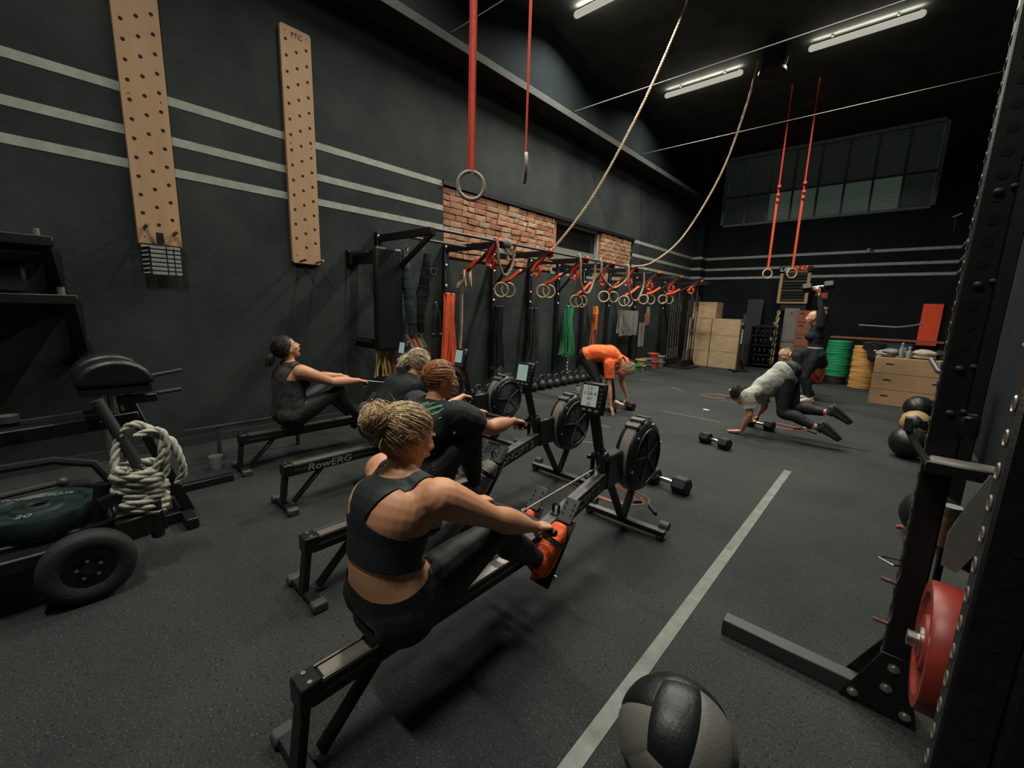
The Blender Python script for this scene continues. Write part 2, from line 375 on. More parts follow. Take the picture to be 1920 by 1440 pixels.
# recess backing (mortar bed) behind the bricks
WY0, WY1 = 6.96, 8.72
for (a, b) in ((BY0, WY0), (WY1, BY1)):
    o = slab('mortar_bed', (X0 - .16, a, BZ0), (X0 - .05, b, BZ1), 'mortar', parent=WALL_L)
# bricks, each one a part of the wall, sizes and depth uneven
proto = []
for bi in range(6):
    r = random.Random(bi)
    mb = MB(); ln = (0.25, 0.25, 0.12)[bi % 3] if bi % 3 == 2 else 0.25 * r.uniform(.92, 1.06)
    vs = []
    for ix in (-1, 1):
        for iy in (-1, 0, 1):
            for iz in (-1, 1):
                vs.append(V((ix * .028 + (r.uniform(-.006, .008) if ix == 1 else 0), iy * ln / 2 + r.uniform(-.006, .006), iz * .038 + r.uniform(-.007, .006))))
    f = [(0, 2, 3, 1), (2, 4, 5, 3), (6, 7, 9, 8), (8, 9, 11, 10), (0, 1, 7, 6), (4, 10, 11, 5), (0, 6, 8, 2), (2, 8, 10, 4), (1, 3, 9, 7), (3, 5, 11, 9)]
    mb.add(vs, f)
    for mm in range(5):
        me = bpy.data.meshes.new('brick'); me.from_pydata([tuple(p) for p in mb.v], [], mb.f); me.materials.append(BRK[mm]); me.polygons.foreach_set('use_smooth', [False] * 10)
        bm = bmesh.new(); bm.from_mesh(me); bmesh.ops.recalc_face_normals(bm, faces=bm.faces); bm.to_mesh(me); bm.free()
        proto.append((bi, ln, me))
wl = V(WALL_L.location)
def bricks(y0, y1, z0, z1):
    r = random.Random(int(y0 * 10)); rows = int(round((z1 - z0) / .0895)); h = (z1 - z0) / rows
    for k in range(rows):
        y = y0 + .004
        if k % 2: y -= .12
        while y < y1 - .03:
            mm = r.choices(range(5), (38, 24, 14, 19, 5))[0]; bi = r.choice((0, 1, 3, 4, 0, 1, 3, 4, 2, 5))
            _, ln, me = proto[bi * 5 + mm]
            a, b = max(y, y0 + .003), min(y + ln, y1 - .003)
            if b - a > .05:
                o = link('brick', me, WALL_L, V((X0 - .028 + r.uniform(-.012, .008), (a + b) / 2, z0 + h * (k + .5))) - wl)
                o.scale = (1, (b - a) / ln, r.uniform(.95, 1.06)); o.rotation_euler = (r.uniform(-.035, .035), r.uniform(-.05, .05), r.uniform(-.03, .03))
            y += ln + .010
bricks(BY0, WY0, 2.24, BZ1 - .03); bricks(WY1 + .04, BY1 - .06, 2.24, BZ1 - .03)
slab('trim_5', (X0 - .2, Y0, 5.1), (X0, Y1, ZC), 'wallback')
# dark lintel along the recess head
slab('trim_1', (X0 - .05, BY0 - .02, BZ1 - .015), (X0 + .035, BY1 + .05, BZ1 + .05), 'steel_blk')
# glazed opening
mb = MB(); mb.box((X0 - .14, (WY0 + WY1) / 2, (BZ0 + BZ1) / 2), (.01, WY1 - WY0, BZ1 - BZ0)); WIN1 = mb.obj('window_1', 'glass_d', kind='structure')
mb = MB()
for a, b in (((WY1 - .06, BZ0), (WY1, BZ1)), ((WY0, BZ1 - .06), (WY1, BZ1 - .01)), ((WY0, BZ0), (WY1, BZ0 + .05))):
    mb.box((X0 - .09, (a[0] + b[0]) / 2, (a[1] + b[1]) / 2), (.09, b[0] - a[0], b[1] - a[1]))
world_part(mb, WIN1, 'window_frame', 'frame_p', bev=.004)
mb = MB(); mb.box((X0 - .12, (WY0 + WY1) / 2, 2.55), (.02, WY1 - WY0 - .1, .42)); world_part(mb, WIN1, 'blind', 'blind')
mb = MB(); mb.box((X0 - .08, WY0 + .06, 2.9), (.1, .1, .7)); world_part(mb, WIN1, 'reveal', BRK[2])
# painted stripes (paint has a thin film thickness)
def stripes(name, pts, out):
    for z in (3.27, 2.93, 2.65):
        yield z
k = 0
for z in (3.27, 2.93, 2.655):
    for (a, b) in ((Y0, BY0 - .005), (BY1 + .02, 14.45)):
        mb = MB(); mb.box((X0 + .002, (a + b) / 2, z), (.004, b - a, .075)); world_part(mb, WALL_L, 'painted_stripe', 'stripe')
# corner pier, its stripes
CP = slab('trim_2', (X0, 14.45, 0), (X0 + .30, Y1, ZC), 'wallback')
for z in (3.27, 2.93, 2.655):
    mb = MB(); mb.box((X0 + .15, 14.448, z), (.305, .004, .075)); mb.box((X0 + .302, 14.67, z), (.004, .45, .075)); world_part(mb, CP, 'painted_stripe', 'stripe')
# long ledge beam on the left wall and the cable below it
slab('trim_3', (X0, Y0, 4.87), (X0 + .40, Y1, 4.99), 'beam', bev=.01)
mb = MB(); mb.tube([(X0 + .03, y, 4.80 + .012 * sin(y * 3)) for y in [Y0 + i * .5 for i in range(40)]], .012, 5); o = mb.obj('wall_cable', 'strapd'); tag(o, 'thin black cable running under the ledge beam of the left wall', 'cable')
# baseboard
for a, b in ((Y0, 1.45), (1.45, 14.4)):
    slab('baseboard_left', (X0, a, 0), (X0 + .03, b, .09), 'steel_gry')
# back wall with the window opening
mb = MB(); GX0, GX1, GZ0, GZ1 = -4.64, .27, 4.22, 6.27
for a, b in (((X0, 0), (X1, GZ0)), ((X0, GZ1), (X1, ZC)), ((X0, GZ0), (GX0, GZ1)), ((GX1, GZ0), (X1, GZ1))):
    mb.box(((a[0] + b[0]) / 2, Y1 + .1, (a[1] + b[1]) / 2), (b[0] - a[0], .2, b[1] - a[1]))
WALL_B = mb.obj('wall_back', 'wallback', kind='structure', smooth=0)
for z in (3.27, 2.93, 2.655):
    mb = MB(); mb.box(((X0 + .3 + X1) / 2, Y1 - .002, z), (X1 - X0 - .3, .004, .07)); world_part(mb, WALL_B, 'painted_stripe', 'stripe')
    mb = MB(); mb.box((X1 - .002, (9.0 + Y1) / 2, z), (.004, Y1 - 9.0, .07)); mb.obj('trim_4', 'stripe', kind='structure')
# back window: frame, mullions, panes
mb = MB()
for a, b in (((GX0, GZ0), (GX0 + .09, GZ1)), ((GX1 - .09, GZ0), (GX1, GZ1)), ((GX0, GZ0), (GX1, GZ0 + .07)), ((GX0, GZ1 - .09), (GX1, GZ1))):
    mb.box(((a[0] + b[0]) / 2, Y1 + .03, (a[1] + b[1]) / 2), (b[0] - a[0], .10, b[1] - a[1]))
WIN2 = mb.obj('window_2', 'frame_w', kind='structure', bev=.006)
nc = 8; cw = (GX1 - GX0 - .16) / nc; zm = 5.1
for i in range(1, nc):
    x = GX0 + .08 + cw * i; mb = MB(); mb.box((x, Y1 + .05, (GZ0 + GZ1) / 2), (.05, .07, GZ1 - GZ0 - .16)); world_part(mb, WIN2, 'mullion', 'frame_w' if i < 3 else 'steel_gry')
mb = MB(); mb.box(((GX0 + GX1) / 2, Y1 + .05, zm), (GX1 - GX0 - .18, .075, .05)); world_part(mb, WIN2, 'transom', 'steel_gry')
mb = MB(); mb.box((GX0 + .08 + cw * 1.5, Y1 + .05, 4.62), (cw - .05, .06, .03)); world_part(mb, WIN2, 'transom', 'frame_w')
for i in range(nc):
    for (a, b) in ((GZ0 + .07, zm - .025), (zm + .025, GZ1 - .09)):
        x = GX0 + .08 + cw * (i + .5); mb = MB(); mb.box((x, Y1 + .07, (a + b) / 2), (cw - .05, .008, b - a)); world_part(mb, WIN2, 'window_pane', 'glass_l' if b < 5.2 and 2 <= i <= 6 else 'glass_b')
# floor lines
def tape(name, a, b, w, m, lab):
    mb = MB(); a = V((*a, .0015)); b = V((*b, .0015)); mb.bar(a, b, w, .003); world_part(mb, FLOOR, name, m)
tape('floor_line', (-.60, .75), (-.60, 4.80), .062, 'tape', '')
for a, b in (((-2.55, 6.33), (-1.66, 6.31)), ((-2.15, 8.0), (-1.75, 7.97)), ((-3.05, 4.9), (-2.6, 4.85)), ((-2.75, 3.95), (-2.35, 4.15)), ((-1.95, 3.75), (-1.6, 3.65)), ((-3.3, 8.6), (-2.9, 8.3)), ((-2.6, 9.6), (-2.0, 9.4))):
    tape('floor_line', a, b, .03, 'tape2', '')

# ---------------------------------------------------------------- ceiling lamps, tie rods, vent pipe
labs = ['long lit batten lamp high above the hanging rings, cut by the top edge', 'lit batten lamp overhead right of the first rope, above the frame', 'shorter lit batten lamp on the dark ceiling left of the second rope', 'longest lit batten lamp on the dark ceiling right of the second rope', 'batten lamp above the pegboards, above the frame', 'batten lamp above the nearest rower, above the frame', 'batten lamp behind the camera, nearer the rack', 'batten lamp behind the camera, nearer the left wall']
for i, (x, y, z, L) in enumerate(TUBES):
    t = thing('ceiling_light', labs[i], 'lamp', (x, y, z), group='ceiling battens')
    mb = MB(); mb.box((0, 0, .055), (L * .97, .06, .03)); mb.box((-L * .3, 0, .1), (.03, .03, .06)); mb.box((L * .3, 0, .1), (.03, .03, .1)); mb.obj('housing', 'steel_gry', t, bev=.004)
    mb = MB(); mb.cyl((-L / 2, 0, 0), (L / 2, 0, 0), .055, 14); mb.sph((-L / 2, 0, 0), .055, 12, 8); mb.sph((L / 2, 0, 0), .055, 12, 8); mb.obj('diffuser', 'tube', t, smooth=60)
    l = bpy.data.lights.new('batten_light', 'AREA'); l.shape = 'RECTANGLE'; l.size = L; l.size_y = .09; l.energy = TW[i]; l.spread = radians(146); l.color = LAMPCOL
    lo = bpy.data.objects.new('batten_light', l); COL.objects.link(lo); lo.location = (x, y, z - .062)
    l2 = bpy.data.lights.new('batten_uplight', 'AREA'); l2.shape = 'RECTANGLE'; l2.size = L; l2.size_y = .02; l2.energy = TW[i] * .055; l2.color = LAMPCOL
    for dy in (-.05, .05):
        lo = bpy.data.objects.new('batten_uplight', l2); COL.objects.link(lo); lo.location = (x, y + dy * .5, z + .075); lo.rotation_euler = (pi + (.9 if dy > 0 else -.9), 0, 0)
for y, lab in ((4.35, 'thin steel tie rod crossing behind the pair of hanging rings'), (7.43, 'thin steel tie rod crossing just before the two lit lamps'), (10.33, 'thin steel tie rod crossing above the back window')):
    mb = MB(); mb.cyl((X0, y, 5.3), (X1, y, 5.3), .008, 6); o = mb.obj('tie_rod', 'rod'); tag(o, lab, 'rod', 'ceiling tie rods')
t = thing('vent_pipe', 'dark round vent pipe hanging from the ceiling behind the second rope', 'pipe', (-2.38, 9.6, 5.95))
mb = MB(); mb.cyl((0, 0, 0), (0, 0, .65), .19, 24); mb.obj('duct', 'wallback', t); mb = MB(); mb.revolve((0, 0, -.03), (0, 0, 1), [(.0, 0), (.23, 0), (.23, .05), (.19, .06)]); mb.obj('flange', 'steel_blk', t)
mb = MB(); mb.bar((.2, -.03, .0), (.24, 0, .25), .02, .02); mb.obj('bracket', 'steel_gry', t)

# ---------------------------------------------------------------- pegboards on the left wall
def pegboard(y0, z0, z1, lab, pegs, start):
    t = thing('climbing_pegboard', lab, 'pegboard', (X0, y0 + .16, z0))
    w, h = .32, z1 - z0; mb = MB(); c = .02
    mb.prism([(0, -w / 2 + c, 0), (0, w / 2 - c, 0), (0, w / 2, c), (0, w / 2, h - c), (0, w / 2 - c, h), (0, -w / 2 + c, h), (0, -w / 2, h - c), (0, -w / 2, c)], (.045, 0, 0)); mb.obj('board', 'wood', t, bev=.003)
    k = 0; z = h - start
    while z > .2:
        for dy, dz in ((-.105, 0), (.105, -.03), (0, -.09)):
            zz = z + dz
            if zz > .13:
                m2 = MB(); m2.cyl((.0452, dy, zz), (.0462, dy, zz), .0155, 12); m2.obj('peg_hole', 'hole', t)
        z -= .155
    for dy, zz in ((-.11, .03), (.11, .03), (-.11, h / 2), (.11, h / 2), (-.11, h - .12), (.11, h - .12)):
        m2 = MB(); m2.cyl((.045, dy, zz + .06), (.048, dy, zz + .06), .006, 8); m2.obj('screw', 'steel_gry', t)
    for dy, zz in pegs:
        m2 = MB(); m2.cyl((.03, dy, zz), (.21, dy + .004, zz + .012), .0155, 12); o = m2.obj('peg', 'box_wood2', t)
    return t
pegboard(.68, 1.95, 4.38, 'taller-looking pale pegboard at far left with two pegs and timer hung below', [(-.105, .17), (.105, .14)], .12)
PB2 = pegboard(2.01, 1.93, 4.36, 'pale pegboard with black lettering at its top, second from the left', [(-.07, .03), (.11, .03)], .14)
text('lettering', 'FTC', .065, 'hole', PB2, basis((0, 1, 0), (0, 0, 1), (1, 0, 0), (.0465, 0.01, 2.355)))
# small keyed rack hanging under pegboard one
t = thing('hanging_timetable', 'small black wire frame holding rows of white cards under the left pegboard', 'rack', (X0 + .09, .83, 1.70))
mb = MB()
for z in (0, .27): mb.bar((0, -.15, z), (0, .15, z), .012, .012)
for y in (-.15, .15): mb.bar((0, y, 0), (0, y, .27), .012, .012)
for k in range(1, 7): mb.bar((0, -.15, k * .0386), (0, .15, k * .0386), .008, .008)
mb.box((0, .0, .33), (.03, .05, .1)); mb.obj('frame', 'steel_blk', t)
for k in range(7):
    for (a, b) in ((-.08, .03), (.04, .085), (.095, .14)):
        if k < 6 or a > -.05 or True:
            m2 = MB(); m2.box((.004, (a + b) / 2, .02 + k * .0386), (.004, b - a, .026)); m2.obj('card', 'letter', t)
    m2 = MB(); m2.bar((.01, -.145, .012 + k * .0386), (.01, -.095, .022 + k * .0386), .01, .01); m2.obj('hook', 'letter', t)

# ---------------------------------------------------------------- hanging ring pairs and straps
def ring(parent, name, c, axis, m, R=.103, r=.0155, sx=1):
    mb = MB(); mb.torus(c, R, r, axis, 40, 12); return mb.obj(name, m, parent, smooth=80)
t = thing('gymnastic_ring', 'pale wooden ring on a wide red strap, nearer of the two at top centre', 'ring', (-2.65, 2.4, 2.44))
ring(t, 'wooden_ring', V((0, 0, 0)), (.80, -.60, 0), 'ringwood_p')
mb = MB(); sd = V((.6, .8, 0))
mb.ribbon([V((0, 0, .10)), V((.0, 0, .5)), V((.01, 0, 4.1))], .055, .008, V((.75, .66, 0))); mb.obj('strap', 'strap_r', t)
mb = MB(); mb.ribbon([V((.012, .0, .085)), V((.02, -.01, .7)), V((.03, -.01, 4.1))], .026, .004, V((.75, .66, 0))); mb.obj('strap_edge', 'strap', t)
t = thing('gymnastic_ring', 'wooden ring turned edge-on on thin red straps, right of the nearer ring', 'ring', (-2.42, 2.78, 2.62))
ring(t, 'wooden_ring', V((0, 0, 0)), (.75, .72, 0), 'ringwood_p')
for s_ in (-1, 1):
    mb = MB(); mb.ribbon([V((.022 * s_, -.022 * s_, .06)), V((.03 * s_, -.03 * s_, .5)), V((.02 * s_, -.02 * s_, 1.4)), V((.03 * s_, 0, 1.6)), V((.035 * s_, .0, 3.9))], [.010, .012, .022, .03, .036], .003, [V((.3, .9, 0)), V((.3, .9, 0)), V((.75, .66, 0)), V((.75, .66, 0)), V((.75, .66, 0))]); mb.obj('strap', 'strap', t)
for k, (x, y, lab) in enumerate(((-2.44, 11.6, 'wooden ring on a long orange strap, left of the far pair before the back wall'), (-1.95, 11.6, 'wooden ring on a long orange strap, right of the far pair, before the name board'))):
    t = thing('gymnastic_ring', lab, 'ring', (x, y, 2.48), group=None)
    ring(t, 'wooden_ring', V((0, 0, 0)), (.6, -.75, 0), 'ringwood', r=.016)
    mb = MB(); mb.ribbon([V((0, 0, .1)), V((.0, 0, .7)), V((0, 0, 1.7))], .05, .006, (.8, .6, 0)); mb.obj('strap', 'strap', t)
    mb = MB(); mb.ribbon([V((0, 0, 1.7)), V((.0, 0, 4.1))], .032, .005, (.8, .6, 0)); mb.obj('upper_strap', 'strap_r', t)
    for zz in (1.62, 1.74, 1.92):
        mb = MB(); mb.box((.012, -.02, zz), (.07, .03, .06)); mb.obj('buckle', 'strap_r', t, bev=.01)

# ---------------------------------------------------------------- climbing ropes
def rope_thing(name, pts, r, lab, cat='rope', m='rope', group=None, st=3):
    mb = MB(); mb.rope(pts, r, 5, strands=st); o = mb.obj(name, m, smooth=80); return tag(o, lab, cat, group)
rope_thing('climbing_rope', [(-3.15, 7.5, 6.6), (-3.22, 7.2, 5.9), (-3.42, 6.6, 4.6), (-3.68, 5.85, 3.25), (-3.88, 5.2, 2.42), (-3.97, 5.08, 2.36)], .019, 'thick tan climbing rope slanting from the top edge down to the pull-up bar')
rope_thing('climbing_rope', [(-2.75, 10.0, 6.42), (-2.83, 9.85, 5.6), (-3.05, 9.5, 4.3), (-3.42, 8.85, 3.05), (-3.72, 8.2, 2.48), (-3.92, 7.8, 2.36)], .019, 'second climbing rope curving down right of the first, below the vent pipe')
# ---------------------------------------------------------------- wall-mounted pull-up rig
BX, BZ = -3.93, 2.30
RY = [3.0, 4.12, 5.15, 6.12, 7.0, 7.95, 9.05, 10.4, 12.2]
t = RIG = thing('pull_up_rig', 'long black wall-mounted pull-up rig running under the brick strip', 'rig', (X0, 3.0, 0))
def wp(mb, name, m, **k): return world_part(mb, RIG, name, m, **k)
for i, y in enumerate(RY):
    mb = MB()
    if i: mb.box((X0 + .045, y + .1, 1.35), (.08, .08, 2.1)); wp(mb, 'wall_post', 'steel_blk', bev=.006)
    else: mb.box((X0 + .045, y + .1, 2.05), (.08, .08, .75)); wp(mb, 'wall_post', 'steel_blk', bev=.006)
    mb = MB(); mb.bar((X0 + .05, y + .1, 2.34), (BX - .02, y, BZ + .01), .06, .085); wp(mb, 'arm', 'steel_blk', bev=.006)
    if i in (0,):
        mb = MB(); mb.bar((X0 + .08, y + .1, 1.72), (BX + .0, y, BZ - .02), .05, .05); wp(mb, 'brace', 'steel_blk', bev=.005)
    elif i in (2, 4, 6): 
        mb = MB(); mb.bar((X0 + .08, y + .1, 1.85), (X0 + .55, y + .06, BZ - .0), .04, .04); wp(mb, 'brace', 'steel_blk', bev=.005)
    for z in ((2.36, 2.1, 1.8, 1.62) if i else (2.36,)):
        mb = MB(); mb.sph((X0 + .10, y + .1 - .03, z), (.022, .026, .026), 10, 8); wp(mb, 'bolt', 'bolt')
    mb = MB(); mb.box((BX, y, BZ + .0), (.05, .07, .08)); wp(mb, 'bar_bracket', 'steel_blk', bev=.005)
    if i < len(RY) - 1:
        mb = MB(); mb.cyl((BX, y, BZ + .03), (BX, RY[i + 1], BZ + .03), .017, 12); wp(mb, 'pull_up_bar', 'steel_gry')
for y in (6.3, 7.15, 9.2):       # orange maker's stickers on the arms
    mb = MB(); mb.box((X0 + .5, y - .0, 2.36), (.30, .066, .06)); wp(mb, 'sticker', 'yelsign')
mb = MB(); mb.tube([(X0 + .6, 3.1, 2.33), (X0 + .6, 9.2, 2.3)], .02, 8); wp(mb, 'rear_bar', 'steel_gry')

def ringset(y, xr, zr, lab, spread=.06, seed=0, turn=0.3, yr=None, ax=None):
    r = random.Random(seed); yr = y - .05 if yr is None else yr
    t = thing('ring_pair', lab, 'rings', (xr, yr, zr), group='ring pairs looped back on the wall rig')
    b = V((BX - xr, y - yr, BZ + .02 - zr)); e = V((0, 0, .12))
    mid = b.lerp(e, .55) + V((0, 0, -.02))
    mb = MB(); mb.ribbon([b + V((.03, 0, .02)), b + V((0, 0, .03)), b.lerp(e, .3), mid, b.lerp(e, .8) + V((0, 0, .0)), e + V((.0, 0, .0))], .06, .03, (0, 1, .2)); mb.obj('strap', 'strapd', t)
    mb = MB(); mb.ribbon([b + V((.035, .0, .035)), b + V((-.05, .0, -.02)), b.lerp(e, .28) + V((0, .02, -.03)), b.lerp(e, .38) + V((0, .02, -.10))], [.06, .08, .09, .05], .04, (0, 1, .2)); mb.obj('strap_loop', 'strap_r' if seed % 2 else 'strap', t)
    mb = MB(); mb.ribbon([b.lerp(e, .62) + V((0, -.01, .01)), b.lerp(e, .8) + V((0, -.01, -.01)), e + V((0, -.01, .02)), e + V((0, 0, -.03))], [.07, .085, .075, .06], .045, (0, 1, .2)); mb.obj('strap_wrap', 'strap', t)
    p0 = b.lerp(e, .33); mb = MB()
    mb.tube([p0, p0 + V((-.03, .02, -.14)), p0 + V((.06, .03, -.2)), p0 + V((.10, .02, -.12)), p0 + V((.08, .0, -.05))], .026, 6); mb.obj('strap_tail', 'strap', t)
    for d in (-.11, -.17):
        mb = MB(); mb.box(p0 + V((.02 + d * .2, .02, d)), (.05, .045, .022)); mb.obj('buckle', 'clothp', t, bev=.004)
    for s_ in (-1, 1):
        ring(t, 'wooden_ring', V((s_ * spread * .55, s_ * spread, 0)), ax or (.75 + turn * s_, -.66, .05 * s_), 'ringwood', R=.105, r=.0145)
    return t
ORDN = 'first second third fourth fifth sixth seventh eighth ninth tenth eleventh twelfth thirteenth fourteenth fifteenth sixteenth seventeenth eighteenth nineteenth twentieth'.split() + ['twenty-first']
ORD = ['nearest', 'second', 'third', 'fourth', 'fifth', 'sixth', 'seventh', 'eighth']
ringset(4.05, -4.48, 1.88, 'ring pair at the nearest rig arm, rings seen edge-on before the hanging red bands', .035, 1, .1, yr=4.02, ax=(.70, .70, .0))
ringset(5.12, -4.55, 1.77, 'wooden ring pair on red straps hanging above the black bands', .05, 2, yr=4.85)
ringset(6.1, -4.55, 1.80, 'wooden ring pair on red straps hanging between charcoal and green bands', .05, 3, yr=5.88)
ringset(6.95, -4.35, 1.66, 'lowest-hanging wooden ring pair, right of the green bands', .045, 4, yr=6.6)
ringset(7.9, -4.5, 1.79, 'wide-open wooden ring pair beneath the second climbing rope', .10, 5, yr=7.93)
ringset(8.95, -4.35, 1.72, 'tilted wooden ring pair before the grey towel', .05, 6, .5, yr=8.42)
ringset(10.2, -4.5, 1.80, 'overlapping ring pair right of the grey towel', .09, 7, yr=9.75)
ringset(11.6, -4.5, 1.84, 'farthest wooden ring pair, next to the upright barbells', .09, 8, yr=10.85)
# rope loops hung over the bar
def loop(y0, y1, zb, lab, x=BX, dz=0):
    pts = [(x - .03, y0, BZ + .05), (x, y0, BZ + .07), (x + .03, y0 + .01, BZ - .05), (x + .02, y0 + .03, (BZ + zb) / 2), (x, (y0 * .7 + y1 * .3), zb + .05), (x, (y0 + y1) / 2, zb), (x, y0 * .3 + y1 * .7, zb + .05), (x - .02, y1 - .02, (BZ + zb) / 2), (x - .03, y1, BZ - .03), (x, y1, BZ + .06)]
    return rope_thing('rope_loop', pts, .02, lab)
loop(4.0, 4.38, 1.92, 'tan rope loop hanging at the white tape end of the nearest bar')
loop(5.9, 6.45, 1.78, 'tan rope loop hanging in front of the third ring pair')
loop(6.55, 7.6, 1.92, 'wide tan rope loop sagging between two ring pairs')
loop(7.55, 8.35, 1.72, 'deep tan rope loop hanging before the grey towel')
rope_thing('hanging_rope', [(BX - .1, 4.1, 2.25), (BX - .3, 4.05, 2.15), (-4.62, 4.08, 1.98), (-4.75, 4.12, 1.86), (-4.72, 4.05, 1.76), (-4.66, 4.1, 1.86), (-4.6, 4.08, 1.8), (-4.66, 4.07, 1.65), (-4.67, 4.08, 1.3), (-4.69, 4.07, .8), (-4.68, 4.1, .55)], .024, 'thick tan rope hanging down beside the red bands')
t = thing('tape_wad', 'wad of white tape and buckles on the end of the nearest bar arm', 'tape', (BX, 4.18, 2.30))
mb = MB(); mb.sph((0.03, 0, .02), (.05, .07, .06), 10, 8); mb.box((.03, .0, -.06), (.04, .06, .07)); mb.obj('wrap', 'clothg', t)
mb = MB(); mb.tube([(0.02, .06, 0), (-.02, .07, -.12), (.0, .05, -.18)], .018, 6); mb.obj('tail', 'clothp', t)

# resistance bands hanging on wall posts
def bands(y, z0, z1, m, n, lab, w=.05, spread=.10, seed=0, flare=1.3, x=X0 + .16):
    r = random.Random(seed)
    t = thing('resistance_bands', lab, 'bands', (x, y, z0))
    h = z1 - z0
    for i in range(n):
        a = (i / max(1, n - 1) - .5) * 2 if n > 1 else 0
        yy = a * spread * .55; fl = flare * a * spread * .5; hh = h * r.uniform(.93, 1.0)
        wv = r.uniform(.6, 1.1) * w; pts = []; dx = r.uniform(-.02, .03); o = r.uniform(0, 6)
        N = 9
        for k in range(N): pts.append(V((dx + .02 + .008 * sin(k + o), yy + fl * (k / (N - 1)) ** 2 + .006 * sin(k * .9 + o), h - hh * k / (N - 1) + .02)))
        pts += [V((dx, yy + fl - .012, h - hh - .0))]
        for k in range(N): q = N - 1 - k; pts.append(V((dx - .03 + .006 * sin(k + o), yy - .01 + fl * .8 * (q / (N - 1)) ** 2, h - hh * q / (N - 1) + .02)))
        pts += [V((dx, yy, h + .03))]
        mb = MB(); mb.ribbon(pts, wv, .006, (.35, .94, 0), closed=True); mb.obj('band', m, t)
    mb = MB(); mb.cyl((-.10, 0, h + .02), (.06, 0, h + .02), .014, 10); mb.obj('peg', 'bolt', t)
    return t
bands(4.2, .52, 1.66, 'band_o', 7, 'thick bundle of orange-red resistance bands on the nearest rig post', .05, .11, 1)
bands(5.3, .45, 1.5, 'band_k', 5, 'bundle of glossy black resistance bands on the second rig post', .04, .09, 2)
bands(6.25, .45, 1.48, 'band_dg', 8, 'bundle of thin charcoal resistance bands on the third rig post', .022, .13, 3, 1.6)
bands(7.38, .52, 1.56, 'band_g', 9, 'bundle of green resistance bands flaring at the bottom', .035, .16, 4, 2.2)
bands(8.45, 1.05, 1.56, 'band_ob', 2, 'short bright orange resistance band, upper part of the orange post', .06, .05, 5, .5)
bands(8.43, .55, 1.4, 'band_pk', 3, 'faded orange resistance bands hanging under the bright one', .035, .10, 6, 1.2)
bands(2.83, .58, .98, 'band_y', 3, 'yellow resistance bands looped under the wall-hung bench pad', .028, .09, 9, 1.0, x=X0 + .55)
bands(3.0, .50, .98, 'brownred', 1, 'dark red band beside the yellow loops under the bench pad', .05, .02, 10, 0, x=X0 + .5)
bands(9.62, .95, 1.5, 'clothg', 4, 'grey bands hanging left of the grey towel', .05, .12, 11, 1.1)
# chains below the bands
for (y, zt, zb, lab) in ((5.33, .46, .05, 'silver chain hanging beneath the black bands'), (7.42, .5, .12, 'silver chain hanging beneath the green bands')):
    t = thing('chain', lab, 'chain', (X0 + .17, y, zb)); z = zt - zb
    k = 0
    while z > .03:
        mb = MB(); mb.torus((0, .012 * sin(k), z), .024, .007, (1, 0, 0) if k % 2 else (0, 1, 0), 10, 6); mb.obj('chain_link', 'chrome', t); z -= .038; k += 1
# towel, papers
def sheet(name, c, w, h, m, lab, cat, tilt=0, wav=.012, t=.006, par=None):
    mb = MB(); N = 14; rings = []
    for i in range(N + 1):
        y = (i / N - .5) * w; x = wav * sin(i * 1.5) + wav * .5 * sin(i * 3.1)
        rings.append([V((x - t / 2, y, h / 2)), V((x + t / 2, y, h / 2)), V((x * 1.8 + t / 2, y + tilt, -h / 2 - .01 * sin(i))), V((x * 1.8 - t / 2, y + tilt, -h / 2 - .01 * sin(i)))])
    mb.loft(rings); mb.v = [p + V(c) for p in mb.v]
    o = mb.obj(name, m); return tag(o, lab, cat)
sheet('towel', (X0 + .2, 10.0, 1.22), .95, .62, 'clothg', 'large grey towel hanging on the rig posts behind the tilted ring pair', 'towel')
mb = MB(); mb.box((X0 + .30, 10.55, .92), (.01, .30, .62)); o = mb.obj('notice_sheet', 'paper'); tag(o, 'narrow pale sheet hanging low under the towel', 'paper')
mb = MB(); mb.box((X0 + .02, 9.1, 2.43), (.01, .62, .40)); o = mb.obj('notice_sheet', 'paper'); tag(o, 'white paper sheet taped on the bricks right of the dark window', 'paper')
t = thing('jump_rope_bundle', 'pink and grey bundle of skipping ropes beside the towel', 'rope', (X0 + .3, 10.75, 1.1))
mb = MB(); mb.ribbon([V((0, 0, .05)), V((.01, 0, .2)), V((0, 0, .38))], [.05, .09, .08], .04, (0, 1, 0)); mb.obj('band', 'bucket_r', t)
mb = MB(); mb.ribbon([V((0, .12, .08)), V((.01, .11, .3)), V((0, .1, .55))], [.16, .14, .08], .04, (0, 1, 0)); mb.obj('wrap', 'clothg', t)

